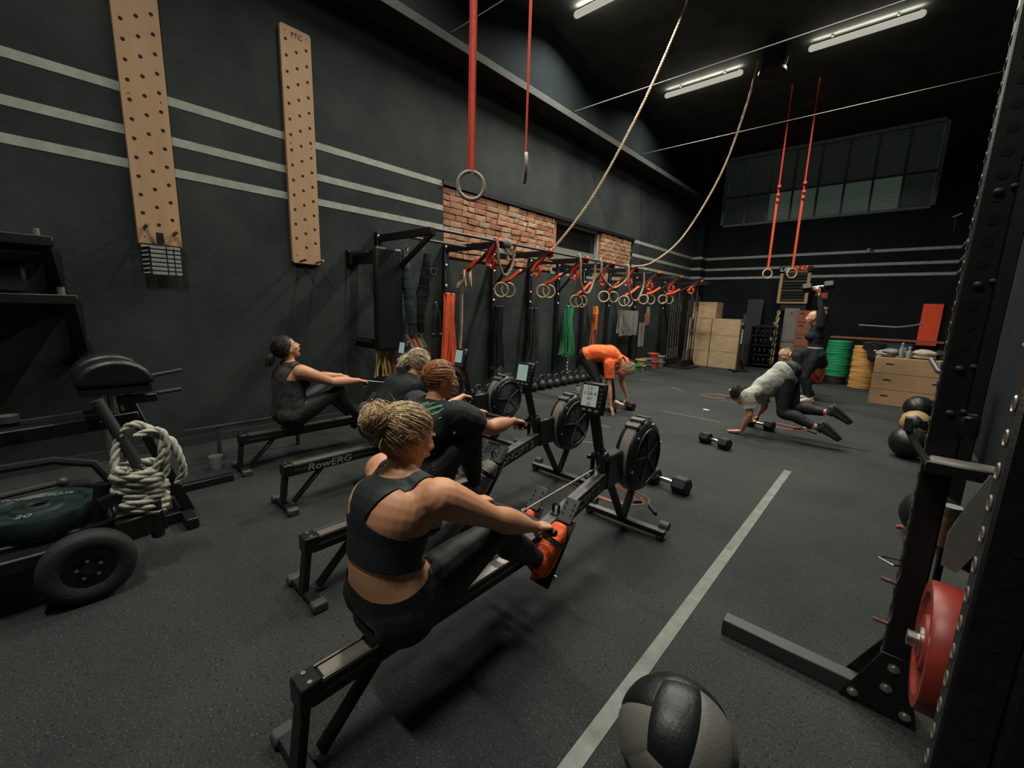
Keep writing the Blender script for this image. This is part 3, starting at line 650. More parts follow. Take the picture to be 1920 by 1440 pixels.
# wall-hung bench pad with its brackets, vests
t = thing('wall_hung_bench', 'upright black padded bench hung on wall brackets left of the rig', 'bench', (X0, 3.0, .93))
mb = MB(); mb.box((.62, -.13, .62), (.10, .36, 1.22)); mb.obj('pad', 'leather', t, bev=.03, seg=3)
for z, hh in ((1.13, .15), (.08, .12)):
    mb = MB(); mb.box((.30, -.22, z), (.5, .10, hh)); mb.obj('bracket', 'steel_blk', t, bev=.005)
    mb = MB(); mb.box((.28, -.32, z + hh * .3), (.46, .02, .03)); mb.obj('bracket_edge', 'steel_gry', t)
mb = MB(); mb.box((.03, -.28, 1.13), (.05, .12, .18)); mb.sph((.07, -.33, 1.19), .022, 8, 6); mb.obj('wall_plate', 'steel_blk', t)
def hang(name, y, x, z0, z1, w, d, m, lab, cat, seed):
    t = thing(name, lab, cat, (x, y, z0)); r = random.Random(seed); N = 10; h = z1 - z0; mb = MB(); rings = []
    for i in range(N + 1):
        k = i / N; ww = w * (.35 + .65 * sin(pi * min(1, .12 + k * .8))) * (1 + .12 * sin(i * 2.1 + seed)); dd = d * (.5 + .5 * sin(pi * (.1 + .8 * k)))
        c = V((.03 * sin(k * 3 + seed), .04 * sin(k * 4 + seed), h * k))
        rings.append([c + V((cos(a) * dd * (1 + .15 * sin(3 * a + i)), sin(a) * ww * (1 + .15 * cos(2 * a + i)), 0)) for a in [2 * pi * j / 14 for j in range(14)]])
    mb.loft(rings); mb.obj('body', m, t)
    for k in range(7):
        z = h * (.15 + k * .11); q = MB(); q.torus((.03 * sin(z / h * 3 + seed), .04 * sin(z / h * 4 + seed), z), 1.0, .007, (0, 0, 1), 16, 5)
        ww = w * (.35 + .65 * sin(pi * min(1, .12 + z / h * .8))) * 1.1; c = V((.03 * sin(z / h * 3 + seed), .04 * sin(z / h * 4 + seed), z))
        q.v = [V((c.x + (p.x - c.x) * d * .95, c.y + (p.y - c.y) * ww, p.z)) for p in q.v]; q.obj('strap', 'strapd', t)
    mb = MB(); mb.tube([(0, 0, h * .96), (0, .0, h + .06), (0, .03, h + .1)], .008, 6); mb.obj('hook', 'chrome', t)
    return t
hang('weight_vest', 3.16, X0 + .62, 1.12, 2.12, .085, .07, 'clothb', 'blue-black weight vest hanging behind the bench pad', 'vest', 1)
hang('weight_vest', 3.34, X0 + .7, 1.15, 2.14, .08, .07, 'leather', 'black weight vest hanging right of the blue one', 'vest', 4)
hang('lifting_belt', 3.22, X0 + .5, 1.3, 2.18, .05, .05, 'strapd', 'black belt with orange tag hanging at the top of the vests', 'belt', 7)
t = thing('cable_attachment', 'black rope attachment with round ends hanging on a strap right of the vests', 'cable', (X0 + .75, 3.50, 1.12))
mb = MB(); mb.tube([(0, 0, .95), (0, 0, .45)], .008, 6); mb.obj('strap', 'strapd', t)
mb = MB(); mb.torus((0, 0, .40), .028, .006, (1, .4, 0), 14, 6); mb.obj('snap_ring', 'chrome', t)
for dy in (-.03, .03):
    mb = MB(); mb.tube([(0, 0, .38), (.01, dy, .25), (0, dy * 1.6, .1), (0, dy * 2, .03)], [.018, .026, .024, .016], 8); mb.obj('rope_leg', 'rubber', t)
    mb = MB(); mb.sph((0, dy * 2, 0), .032, 10, 8); mb.obj('rope_end', 'rubber', t)
for k, (m_, dy) in enumerate((('clothg', 0), ('band_o', .05), ('band_y', .11), ('clothg', .15))):
    mb = MB(); mb.bar((X0 + .62, 3.12 + dy * 1.3, 1.12), (X0 + .70, 3.18 + dy * 1.3, .95), .02, .035)
    o = mb.obj('strap_end', m_, bev=.003); tag(o, ('pale strap end under the blue vest', 'orange strap end under the blue vest', 'yellow strap end under the black vest', 'grey strap end rightmost under the vests')[k], 'strap')
t = thing('wall_hook', 'small chrome ring on the wall between the rig arms', 'hook', (X0 + .02, 4.0, 2.0)); mb = MB(); mb.torus((.02, 0, 0), .05, .006, (1, 0, .2), 18, 6); mb.obj('ring', 'chrome', t)

# ---------------------------------------------------------------- left: bracket shelves with things on them
def tri_shelf(y, z, lab):
    t = thing('wall_storage_bracket', lab, 'bracket', (X0, y, z))
    mb = MB(); mb.box((.40, -.42, .0), (.75, 1.05, .07)); mb.obj('shelf', 'steel_blk', t, bev=.006)
    mb = MB(); mb.bar((.06, .12, -.42), (.70, .06, -.03), .07, .05); mb.obj('brace', 'steel_blk', t, bev=.005)
    mb = MB(); mb.box((.03, .12, -.25), (.05, .06, .5)); mb.obj('wall_plate', 'steel_blk', t)
    mb = MB(); mb.cyl((.66, .03, .035), (.66, .03, .09), .022, 10); mb.obj('bolt', 'bolt', t)
    return t
tri_shelf(.02, 1.86, 'upper black bracket shelf on the wall at the far left edge')
tri_shelf(.10, 1.46, 'lower black bracket shelf on the wall at the far left edge')
t = thing('plastic_tub', 'black lidded tub standing on the upper bracket shelf', 'tub', (X0 + .5, -.28, 1.896))
mb = MB(); mb.revolve((0, 0, 0), (0, 0, 1), [(.13, 0), (.14, .02), (.14, .2), (.15, .21), (.15, .24), (.03, .26), (.03, .3)]); mb.obj('tub', 'rubber', t); mb = MB(); mb.box((.1, .05, .28), (.04, .05, .05)); mb.obj('latch', 'plastic_g', t)
t = thing('plastic_tub', 'black open tub standing on the lower bracket shelf', 'tub', (X0 + .45, -.14, 1.496))
mb = MB(); mb.box((0, 0, .11), (.3, .22, .22)); mb.obj('tub', 'rubber', t, bev=.02); mb = MB(); mb.box((.02, .0, .225), (.2, .12, .02)); mb.obj('latch', 'plastic_g', t)

# ---------------------------------------------------------------- left: padded extension machine
t = thing('hyperextension_bench', 'black machine with a big half-round pad at the left edge', 'machine', (-3.45, .25, 0))
def lp(mb, n, m, **k): return mb.obj(n, m, t, **k)
for s_, x in ((0, -.16), (1, .16)):
    pts = [V((x - .07, -.17, 0))]
    poly = [V((x - .10, .17 * cos(a), 1.0 + .145 * sin(a))) for a in [pi * k / 14 for k in range(15)]]
    mb = MB(); mb.prism(poly, (.2, 0, 0)); lp(mb, 'half_round_pad', 'leather', bev=.02, seg=2)
mb = MB(); mb.box((0, 0, .97), (.5, .30, .04)); lp(mb, 'pad_plate', 'steel_blk')
mb = MB(); mb.cyl((0, .0, .95), (-.0, -.02, .25), .028, 12); lp(mb, 'post', 'chrome')
mb = MB(); mb.cyl((.02, -.05, .95), (.02, -.05, .55), .02, 12); mb.cyl((.02, -.05, .76), (.02, -.05, .775), .04, 12); lp(mb, 'adjuster_tube', 'chrome')
mb = MB(); mb.cyl((.15, .1, .915), (.17, .30, .935), .012, 10); lp(mb, 'handle', 'steel_gry')
mb = MB(); mb.cyl((-.1, .1, .98), (-.1, .36, 1.02), .012, 10); lp(mb, 'handle', 'steel_gry')
mb = MB(); mb.bar((.15, .0, .9), (.15, .18, .9), .05, .05); lp(mb, 'handle_block', 'steel_blk', bev=.005)
mb = MB(); mb.bar((0, -1.2, .70), (0, .1, .76), .09, .08); lp(mb, 'main_beam', 'steel_blk', bev=.006)
mb = MB(); mb.bar((.12, -1.0, .80), (.12, -.08, .845), .03, .02); lp(mb, 'rail', 'steel_gry')
mb = MB(); mb.cyl((.12, -.42, .84), (.12, -.42, .875), .045, 14); lp(mb, 'knob', 'plastic_g')
mb = MB(); mb.cyl((0, -.55, .72), (-.02, -.52, .12), .03, 12); mb.cyl((-.01, -.54, .52), (-.01, -.54, .54), .05, 12); lp(mb, 'lower_tube', 'chrome')
mb = MB(); mb.bar((0, .05, .9), (0, .30, .05), .06, .06); lp(mb, 'front_leg', 'steel_blk', bev=.005)
mb = MB(); mb.bar((-.25, .28, .04), (.2, .28, .04), .07, .07); mb.bar((-.3, -1.1, .04), (.35, -1.1, .04), .07, .07); mb.bar((0, -1.1, .04), (0, .28, .04), .07, .07); lp(mb, 'base', 'steel_blk', bev=.006)
mb = MB(); mb.bar((0, -1.1, .05), (0, -1.1, .7), .07, .07); lp(mb, 'rear_post', 'steel_blk', bev=.006)
for z in (.3, .55):
    mb = MB(); mb.cyl((-.3, -.9, z), (.3, -.9, z), .06, 16); lp(mb, 'ankle_roller', 'leather')

# wheeled push cart with plates and coiled rope
t = thing('wheeled_push_sled', 'black push sled on a fat tyre wheel at the left edge', 'sled', (-2.9, .05, 0))
def wheel(c, lab=None):
    mb = MB(); mb.revolve(V(c) - V((.055, 0, 0)), (1, 0, 0), [(.10, .012), (.125, .0), (.155, .0), (.176, .02), (.182, .05), (.182, .07), (.176, .098), (.155, .11), (.12, .11), (.10, .10), (.10, .012)], 36); lp(mb, 'tyre', 'tyre', smooth=50)
    mb = MB(); mb.revolve(V(c) - V((.03, 0, 0)), (1, 0, 0), [(0, .0), (.03, .0), (.10, .02), (.10, .06), (.03, .05), (.03, .075), (0, .075)], 28); lp(mb, 'hub', 'plastic')
    mb = MB()
    for k in range(5): a = k * 2 * pi / 5 + .4; mb.cyl(V(c) + V((.03, .045 * cos(a), .045 * sin(a))), V(c) + V((.05, .045 * cos(a), .045 * sin(a))), .008, 8)
    lp(mb, 'wheel_nut', 'chrome')
wheel((.1, -.02, .182)); wheel((-.75, .0, .182)); wheel((.1, -1.0, .182))
mb = MB(); mb.bar((0, -1.0, .26), (0, .22, .26), .12, .07); mb.bar((-.75, .0, .26), (.04, .0, .26), .08, .06); lp(mb, 'chassis', 'steel_blk', bev=.008)
mb = MB(); mb.box((-.35, -.25, .30), (.62, .7, .05)); lp(mb, 'deck', 'steel_blk', bev=.008)
mb = MB(); mb.bar((.02, .1, .28), (.02, .30, .30), .09, .12); mb.cyl((.04, .26, .2), (.04, .26, .42), .03, 10); lp(mb, 'fork', 'steel_blk', bev=.006)
mb = MB(); mb.cyl((-.1, .04, .32), (-.1, .08, .52), .035, 12); lp(mb, 'plate_post', 'steel_blk')
mb = MB(); mb.cyl((-.08, .10, .97), (-.05, .22, .6), .026, 12); lp(mb, 'push_post', 'steel_gry')
mb = MB(); mb.tube([(-.2, -1.0, .66), (-.2, -.25, .66), (-.18, -.08, .665), (-.15, .06, .62), (-.12, .12, .5)], .022, 8); lp(mb, 'bumper_tube', 'steel_blk')
mb = MB(); mb.tube([(.0, -.9, .60), (.0, -.3, .585), (0, -.06, .60)], .014, 8); mb.sph((0, -.06, .60), .025, 8, 6); lp(mb, 'lever', 'steel_gry')
mb = MB(); mb.bar((.02, .05, .45), (-.02, .25, .5), .05, .05); lp(mb, 'cross_brace', 'steel_blk')
def plate(c, axis, R, w, m, name='bumper_plate', par=None, world=False, hubm='chrome', seg=40):
    a = V(axis).normalized(); c = V(c) - a * w / 2
    mb = MB(); mb.revolve(c, a, [(.028, 0), (R * .42, 0), (R * .46, w * .15), (R * .74, w * .15), (R * .80, 0), (R * .97, 0), (R, w * .12), (R, w * .88), (R * .97, w), (R * .80, w), (R * .74, w * .85), (R * .46, w * .85), (R * .42, w), (.028, w), (.028, 0)], seg)
    return mb
tp = thing('bumper_plate', 'dark green bumper plate with worn lettering lying flat on the push sled', 'plate', (-3.14, -.11, .34))
mb = plate((0, 0, .045), (0, 0, 1), .225, .09, 'teal'); mb.obj('disc', 'teal', tp, smooth=40)
mb = MB(); mb.torus((0, 0, .09), .043, .008, (0, 0, 1), 20, 6); mb.obj('hub', 'steel_gry', tp)
text('lettering', 'TRAINING PLATE', .036, 'letter', tp, basis((.3, .95, 0), (-.95, .3, 0), (0, 0, 1), (-.13, -.0, .0905)))
text('lettering', '20', .06, 'letter', tp, basis((.3, .95, 0), (-.95, .3, 0), (0, 0, 1), (.125, -.05, .0905)))
tp.rotation_euler = (0, 0, 0)
tp2 = thing('bumper_plate', 'black bumper plate under the dark green one on the push sled', 'plate', (-3.14, -.11, .325)); mb = plate((0, 0, .006), (0, 0, 1), .22, .012, 'rubber'); mb.obj('disc', 'rubber', tp2)
# coiled battle rope over the sled post
tr = thing('coiled_battle_rope', 'thick pale battle rope coiled in a hanging bundle on the push sled', 'rope', (-2.93, .27, .33))
pts = []
for k in range(7 * 14):
    a = 2 * pi * k / 14; q = k / 98
    pts.append(V((.085 * cos(a) * (.9 + .12 * sin(k)), .105 * sin(a) * (.9 + .1 * cos(k * .7)), .02 + .26 * q)))
mb = MB(); mb.rope(pts, .024, 5); mb.obj('coil', 'rope_w', tr, smooth=80)
mb = MB(); mb.rope([V((.05, .04, .22)), V((.06, .10, .34)), V((.03, .07, .46)), V((0, .0, .50)), V((-.03, -.06, .42)), V((0, -.09, .3)), V((.02, -.08, .18))], .021, 5); mb.obj('top_turn', 'rope_w', tr, smooth=80)
mb = MB(); mb.rope([V((.02, .08, .42)), V((.05, .14, .40)), V((.07, .17, .30)), V((.06, .18, .2)), V((.04, .15, .14))], .02, 5); mb.obj('side_turn', 'rope_w', tr, smooth=80)
mb = MB(); mb.rope([V((.03, .0, .44)), V((.06, .10, .46)), V((.06, .12, .34)), V((.05, .10, .2))], .02, 5); mb.obj('side_turn', 'rope_w', tr, smooth=80)
mb = MB(); mb.box((-3.98, .50, .03), (.07, .9, .06)); o = mb.obj('floor_beam', 'steel_blk', bev=.004); tag(o, 'black steel beam lying on the floor behind the coiled rope', 'beam')

# ---------------------------------------------------------------- kettlebells and small things along the left wall
def kettlebell(x, y, s, lab, rz=0, group='kettlebells'):
    t = thing('kettlebell', lab, 'kettlebell', (x, y, 0), rz, group)
    mb = MB(); mb.revolve((0, 0, 0), (0, 0, 1), [(0, 0), (.06 * s, 0), (.095 * s, .04 * s), (.102 * s, .09 * s), (.085 * s, .15 * s), (.04 * s, .185 * s), (0, .19 * s)], 20); mb.obj('bell', 'rubber', t, smooth=60)
    mb = MB(); mb.tube([(-.05 * s, 0, .15 * s), (-.07 * s, 0, .22 * s), (-.055 * s, 0, .265 * s), (0, 0, .28 * s), (.055 * s, 0, .265 * s), (.07 * s, 0, .22 * s), (.05 * s, 0, .15 * s)], .017 * s, 8); mb.obj('handle', 'steel_gry', t, smooth=60)
    return t
kb = None
for i in range(17):
    y = 4.35 + i * .235; x = X0 + .42
    kettlebell(x, y, .86 + .18 * ((i * 5) % 7) / 7, '%s black kettlebell from the near end of the long row by the left wall' % ORDN[i], pi / 2 + .2 * sin(i), 'kettlebells along the left wall')
t = thing('bottle', 'white bottle standing before the kettlebell row', 'bottle', (-4.05, 6.28, 0)); mb = MB(); mb.revolve((0, 0, 0), (0, 0, 1), [(.0, 0), (.038, 0), (.04, .01), (.04, .15), (.03, .17)], 16); mb.obj('body', 'bucket_w', t)
mb = MB(); mb.revolve((0, 0, .17), (0, 0, 1), [(.03, 0), (.03, .03), (.012, .035), (.012, .05), (0, .05)], 14); mb.obj('cap', 'plastic_g', t)
for k, (y, m_, h, lab) in enumerate(((9.35, 'bucket_w', .24, 'white open tub, leftmost of the row by the wall'), (10.15, 'bucket_g', .18, 'green tub next to the yellow ones by the wall'), (10.4, 'bucket_y', .3, 'stack of yellow tubs by the wall'), (10.75, 'bucket_b', .3, 'blue-grey tub between yellow and red ones'), (11.15, 'bucket_r', .42, 'tallest red tub by the wall'), (11.6, 'bucket_w', .32, 'white tub, rightmost of the row by the wall'))):
    t = thing('plastic_tub', lab, 'tub', (X0 + .42, y, 0)); n = max(1, int(h / .14)); hh = h / n
    for q in range(n):
        mb = MB(); mb.revolve((0, 0, q * hh), (0, 0, 1), [(.0, 0), (.10, 0), (.125, hh * .75), (.15, hh * .8), (.15, hh * .97), (.12, hh * .97), (.1, hh * .3), (0, hh * .3)], 18); mb.obj('tub', m_, t)
# upright barbells in a floor holder
t = thing('barbell_holder', 'low black floor holder for upright barbells in the far left corner', 'holder', (-4.45, 12.15, 0))
mb = MB(); mb.box((0, 0, .02), (.75, .9, .04)); mb.obj('base_plate', 'steel_blk', t, bev=.004)
for i in range(10):
    a, b = divmod(i, 5); mb = MB(); mb.cyl((-.27 + a * .45, -.36 + b * .18, .04), (-.27 + a * .45, -.36 + b * .18, .22), .035, 12); mb.obj('socket', 'steel_blk', t)
protoB = None
for i in range(10):
    a, b = divmod(i, 5)
    if protoB is None:
        t = thing('barbell', '', 'barbell', (0, 0, 0)); 
        mb = MB(); mb.cyl((0, 0, .1), (0, 0, 1.95), .0145, 10); mb.obj('shaft', 'chrome', t)
        for z in (.05, 1.72):
            mb = MB(); mb.cyl((0, 0, z), (0, 0, z + .42), .025, 12); mb.obj('sleeve', 'chrome', t)
            mb = MB(); mb.cyl((0, 0, z + (.42 if z < 1 else -.03)), (0, 0, z + (.45 if z < 1 else 0)), .038, 12); mb.obj('collar', 'chrome', t)
        protoB = t
    else: t = copy_tree(protoB)
    t.location = (-4.72 + a * .45, 11.79 + b * .18, .03 + (.0 if b % 2 else -.0)); t.rotation_euler = (.012 * (b % 3 - 1), .012 * (a * 2 - 1), 0)
    t.scale = (1, 1, .86 + .03 * ((i * 3) % 5))
    tag(t, 'upright chrome barbell, %s from the near end in the %s file of the corner holder' % (ORDN[b], ('wall-side', 'room-side')[a]), 'barbell', 'upright barbells in the corner holder')
# ---------------------------------------------------------------- plyo boxes in the far left corner
def plybox(x0, x1, y0, y1, z0, z1, m, lab, group=None, slots=()):
    t = thing('plyo_box', lab, 'box', ((x0 + x1) / 2, (y0 + y1) / 2, z0), group=group)
    w, d, h = x1 - x0, y1 - y0, z1 - z0; th = .018
    for nm, c, s in (('front_panel', (0, -d / 2 + th / 2, h / 2), (w - .004, th, h - .006)), ('back_panel', (0, d / 2 - th / 2, h / 2), (w - .004, th, h - .006)), ('side_panel', (-w / 2 + th / 2, 0, h / 2), (th - .002, d - 2 * th, h - .006)), ('side_panel', (w / 2 - th / 2, 0, h / 2), (th - .002, d - 2 * th, h - .006)), ('top_panel', (0, 0, h - th / 2 - .003), (w - 2 * th, d - 2 * th, th))):
        mb = MB(); mb.box(c, s); mb.obj(nm, m, t, bev=.002)
    for (sx_, sz, sw) in slots:
        mb = MB(); mb.tube([(sx_ - sw / 2, -d / 2 - .0005, sz), (sx_ + sw / 2, -d / 2 - .0005, sz)], .014, 10); mb.v = [V((p.x, max(p.y, -d / 2 - .001), p.z)) for p in mb.v]; mb.obj('hand_slot', 'hole', t)
    return t
hh = .463; C0, C1, C2 = -4.62, -3.955, -3.20
r = random.Random(3)
for k in range(4):
    lv = ('bottom', 'second-lowest', 'third', 'topmost')[k]
    off = .06 if k == 3 else 0
    plybox(C0 + off, C1 + off * 1.2 if k == 3 else C1 - .012, 12.95, 13.55, k * hh, (k + 1) * hh, 'box_wood2' if k in (0, 1) and False else 'box_wood', '%s plywood box of the left column in the far corner stack' % lv)
    if k < 3: plybox(C1 + .012, C2, 12.92, 13.52, k * hh, (k + 1) * hh, 'box_wood', '%s plywood box of the right column in the far corner stack' % ('bottom', 'middle', 'topmost')[k])
def squat_stand(x, y, h, lab, jz, rz=0):
    t = thing('squat_stand', lab, 'stand', (x, y, 0), rz)
    mb = MB(); mb.box((0, 0, h * .45), (.06, .06, h * .9)); mb.obj('upright', 'steel_blk', t, bev=.004)
    mb = MB(); mb.box((0, 0, h * .94), (.045, .045, h * .15)); mb.obj('inner_tube', 'steel_gry', t, bev=.004)
    mb = MB(); mb.bar((-.05, -.32, .03), (.08, .3, .03), .06, .05); mb.bar((-.25, 0, .03), (.25, 0, .03), .06, .05); mb.obj('foot', 'steel_blk', t, bev=.004)
    mb = MB(); mb.bar((0, .02, .35), (.06, .26, .04), .04, .04); mb.obj('brace', 'steel_blk', t)
    mb = MB(); mb.box((0, -.05, jz), (.05, .1, .03)); mb.box((0, -.1, jz + .03), (.05, .02, .08)); mb.obj('rack_hook', 'bolt', t, bev=.003)
    for k in range(7):
        mb = MB(); mb.box((0, -.031, jz - .14 - k * .055), (.034, .003, .03)); mb.obj('number_label', 'letter_w', t)
    return t
squat_stand(-4.28, 12.3, 1.34, 'black squat stand in front of the left column of plywood boxes', 1.02)
squat_stand(-3.02, 12.5, 1.5, 'black squat stand at the right edge of the plywood boxes', 1.25)
# dark mirror panel and plate tree
t = thing('acrylic_panel', 'tall dark glossy panel leaning on the back wall right of the boxes', 'panel', (-3.3, 14.45, 0)); mb = MB(); mb.box((0, .15, 1.0), (.42, .02, 2.0), Matrix.Rotation(-.12, 3, 'X')); mb.obj('panel', mat('dark_acrylic', (.035, .045, .05), .2), t)
t = thing('plate_tree', 'low black storage shelf with stacked dark plates left of the name board', 'shelf', (-2.85, 14.2, 0))
for z in (.1, .38, .66, .94, 1.2):
    mb = MB(); mb.box((0, 0, z), (.62, .4, .03)); mb.obj('shelf', 'steel_blk', t)
    for k in range(4):
        mb = plate((-.2 + k * .13, 0, z + .13), (1, .15, 0), .115, .05, 'rubber', seg=20) if z < 1.1 else MB().box((-.2 + k * .13, 0, z + .03), (.1, .2, .03))
        mb.obj('stored_plate', 'rubber', t)
for x in (-.3, .3):
    mb = MB(); mb.box((x, 0, .6), (.03, .4, 1.2)); mb.obj('side_frame', 'steel_blk', t)
for (x, z) in ((.26, 1.3), (.22, .86)):
    mb = MB(); mb.sph((x, -.22, z), (.03, .02, .05), 8, 6); mb.obj('clip', 'letter', t)
# name board, LED clock
YB = 14.45
t = thing('name_board', 'board of black slats in a pale wood frame on the back wall', 'board', (-2.33, YB, 1.92))
mb = MB(); mb.box((0, .03, .40), (.60, .03, .80)); mb.obj('backing', 'steel_blk', t)
for x in (-.33, .33):
    mb = MB(); mb.box((x, 0, .38), (.08, .08, .84)); mb.obj('side_rail', 'wood', t, bev=.003)
mb = MB(); mb.box((0, 0, -.02), (.70, .09, .05)); mb.obj('bottom_rail', 'wood', t, bev=.003)
for k in range(9):
    mb = MB(); mb.box((0, .0, .06 + k * .086), (.56, .04, .06)); mb.obj('slat', 'plastic' if k % 3 else 'steel_gry', t, bev=.004)
mb = MB(); mb.box((0, .02, .84), (.56, .03, .05)); mb.obj('top_rail', 'brownred', t)
mb = MB(); mb.box((.05, .1, -.16), (.62, .25, .16)); mb.obj('lower_bar', 'steel_blk', t)
t = thing('led_clock', 'LED wall clock with blue and red glowing digits above the name board', 'clock', (-2.53, 14.84, 2.87))
mb = MB(); mb.box((.12, .03, 0), (.82, .05, .14)); mb.obj('case', 'plastic', t, bev=.004)
text('lettering', 'UP', .15, 'led_b', t, basis((1, 0, .1), (0, 0, 1), (0, -1, 0), (-.16, .0, -.01)), .003, .2, 1.25)
text('lettering', '0:42', .15, 'led_r', t, basis((1, 0, .03), (0, 0, 1), (0, -1, 0), (.23, .0, .02)), .003, .25, 1.3)
# locker, tan rope, terracotta boxes
t = thing('steel_cabinet', 'tall beige-grey cabinet door panel under the name board', 'cabinet', (-2.28, 14.35, 0))
mb = MB(); mb.box((.0, .2, 1.27), (.36, .3, .95)); mb.obj('upper_body', 'lock', t, bev=.005)
mb = MB(); mb.box((.02, .045, 1.28), (.27, .012, .86)); mb.obj('door', 'lock', t, bev=.004); mb = MB(); mb.cyl((.0, .03, 1.6), (.0, .045, 1.6), .02, 10); mb.obj('lock_knob', 'plastic', t)
mb = MB(); mb.box((-.01, .2, .40), (.34, .26, .76)); mb.obj('lower_body', 'lock', t, bev=.005)
rope_thing('hanging_rope', [(-2.55, 14.1, 1.66), (-2.56, 14.1, 1.2), (-2.56, 14.08, .7), (-2.55, 14.05, .15)], .05, 'thick twisted tan rope hanging down at the left edge of the beige cabinet', st=2, m='box_wood')
for k in range(5):
    t = thing('terracotta_box', '%s terracotta box of the stack between cabinet and standing lifter' % ('bottom', 'second-lowest', 'middle', 'second-highest', 'topmost')[k], 'box', (-1.93, 14.2, .02 + k * .335))
    mb = MB(); mb.box((0, .15, .165), (.34, .3, .325)); mb.obj('body', 'brownred', t, bev=.006); mb = MB(); mb.box((-.06, -.003, .24), (.10, .006, .025)); mb.obj('hand_slot', 'hole', t)
t = thing('fire_sign', 'small red extinguisher sign on the back wall', 'sign', (-1.66, 14.88, 2.02)); mb = MB(); mb.box((0, 0, .1), (.18, .006, .16)); mb.obj('plate', 'redsign', t)
mb = MB(); mb.cyl((0, -.004, .05), (0, -.004, .13), .018, 10); mb.box((.0, -.005, .14), (.05, .006, .01)); mb.obj('pictogram', 'clothp', t)
t = thing('hanging_gloves', 'bundle of mustard gloves hanging on the back wall under the red sign', 'gloves', (-1.60, 14.8, 1.38))
mb = MB(); mb.sph((0, 0, .38), (.11, .05, .06), 12, 8); mb.sph((.02, 0, .26), (.09, .05, .08), 12, 8); mb.sph((0.02, 0, .12), (.06, .05, .1), 12, 8); mb.obj('glove', 'gold', t)
mb = MB(); mb.cyl((-.02, 0, .3), (-.02, .05, .5), .01, 6); mb.obj('strap', 'strapd', t)
t = thing('alarm_sensor', 'small white sensor on the back wall above the top stripe', 'sensor', (-.85, 14.86, 3.22)); mb = MB(); mb.box((0, 0, .06), (.07, .05, .12)); mb.obj('case', 'frame_p', t, bev=.01); mb = MB(); mb.bar((.03, 0, .1), (.12, 0, .05), .02, .03); mb.obj('arm', 'steel_blk', t)
t = thing('security_camera', 'small camera bracket on the dark wall right of the window', 'camera', (.66, 14.86, 3.60)); mb = MB(); mb.bar((-.05, 0, .35), (.10, -.05, .42), .05, .05); mb.obj('camera_body', 'letter', t, bev=.01); mb = MB(); mb.cyl((0.02, 0.01, .33), (.02, .01, 0), .012, 8); mb.bar((.02, .0, .2), (.02, .04, .2), .03, .03); mb.obj('arm', 'steel_gry', t)

# stacked bumper plates: green and yellow columns, one thing per plate
def pstack(x, y, n, z0, w, m, R, word, grp, extra=0):
    pr = None; r = random.Random(n)
    for k in range(n):
        if pr is None:
            t = thing('bumper_plate', '', 'plate', (0, 0, 0)); mb = plate((0, 0, w / 2), (0, 0, 1), R, w * .93, m, seg=28); mb.obj('disc', m, t, smooth=35); mb = MB(); mb.revolve((0, 0, .0), (0, 0, 1), [(.025, 0), (.035, 0), (.035, w), (.025, w), (.025, 0)], 14); mb.obj('hub', 'chrome', t); pr = t
        else: t = copy_tree(pr)
        t.location = (x + r.uniform(-.008, .008), y + r.uniform(-.008, .008), z0 + k * w)
        lab = '%s bumper plate, %s from the bottom of its column by the back wall' % (word, ORDN[k])
        if k == n - 1: lab = 'topmost %s bumper plate of the %s column by the back wall' % (word, word)
        if k == 0: lab = 'lowest %s bumper plate of the %s column by the back wall' % (word, word)
        tag(t, lab, 'plate', grp)
pstack(-.93, 12.35, 4, .0, .045, 'rubber', .225, 'black', 'black plates under the green column')
pstack(-.93, 12.35, 13, .18, .063, 'green', .228, 'green', 'green plates in the column')
pstack(-.42, 12.1, 21, .0, .044, 'yellow', .228, 'yellow', 'yellow plates in the column')
t = thing('bumper_plate', 'red bumper plate standing on edge left of the green column', 'plate', (-1.22, 11.9, 0)); plate((0, 0, .225), (1, -.5, 0), .225, .09, 'red', seg=28).obj('disc', 'red', t); mb = MB(); mb.revolve((-.045, .022, .225), (1, -.5, 0), [(.02, 0), (.04, 0), (.04, .1), (.02, .1)], 14); mb.obj('hub', 'chrome', t)
t = thing('draped_jacket', 'black jacket thrown over the top of the yellow plate column', 'jacket', (-.30, 11.96, .6))
def blob_sheet(t, m, pts, th=.03, name='cloth'):
    mb = MB(); mb.loft(pts); return mb.obj(name, m, t, smooth=60)
rings = []
for i in range(9):
    k = i / 8; z = .42 - .38 * max(0, (k - .25)) * 1.4; yy = -.17 - (.09 if k > .2 else .0) + (.25 if k < .15 else 0)
    w = (.20, .21, .19, .17, .17, .13, .10, .05, .02)[i]
    rings.append([V((x * w + .03 * sin(i * 2 + x * 3), yy + dy + .02 * sin(x * 5 + i), z + .015 * sin(x * 9 + i))) for x, dy in ((-1, 0), (-.5, -.02), (0, .0), (.5, -.02), (1, 0), (.5, .03), (0, .04), (-.5, .03))])
blob_sheet(t, 'clothk', rings)
mb = MB(); mb.sph((.0, -.1, .36), (.20, .17, .09), 14, 8); mb.obj('bundle', 'clothk', t)
mb = MB(); mb.sph((.03, -.30, .26), (.03, .006, .014), 10, 6); mb.obj('logo', 'letter_w', t)
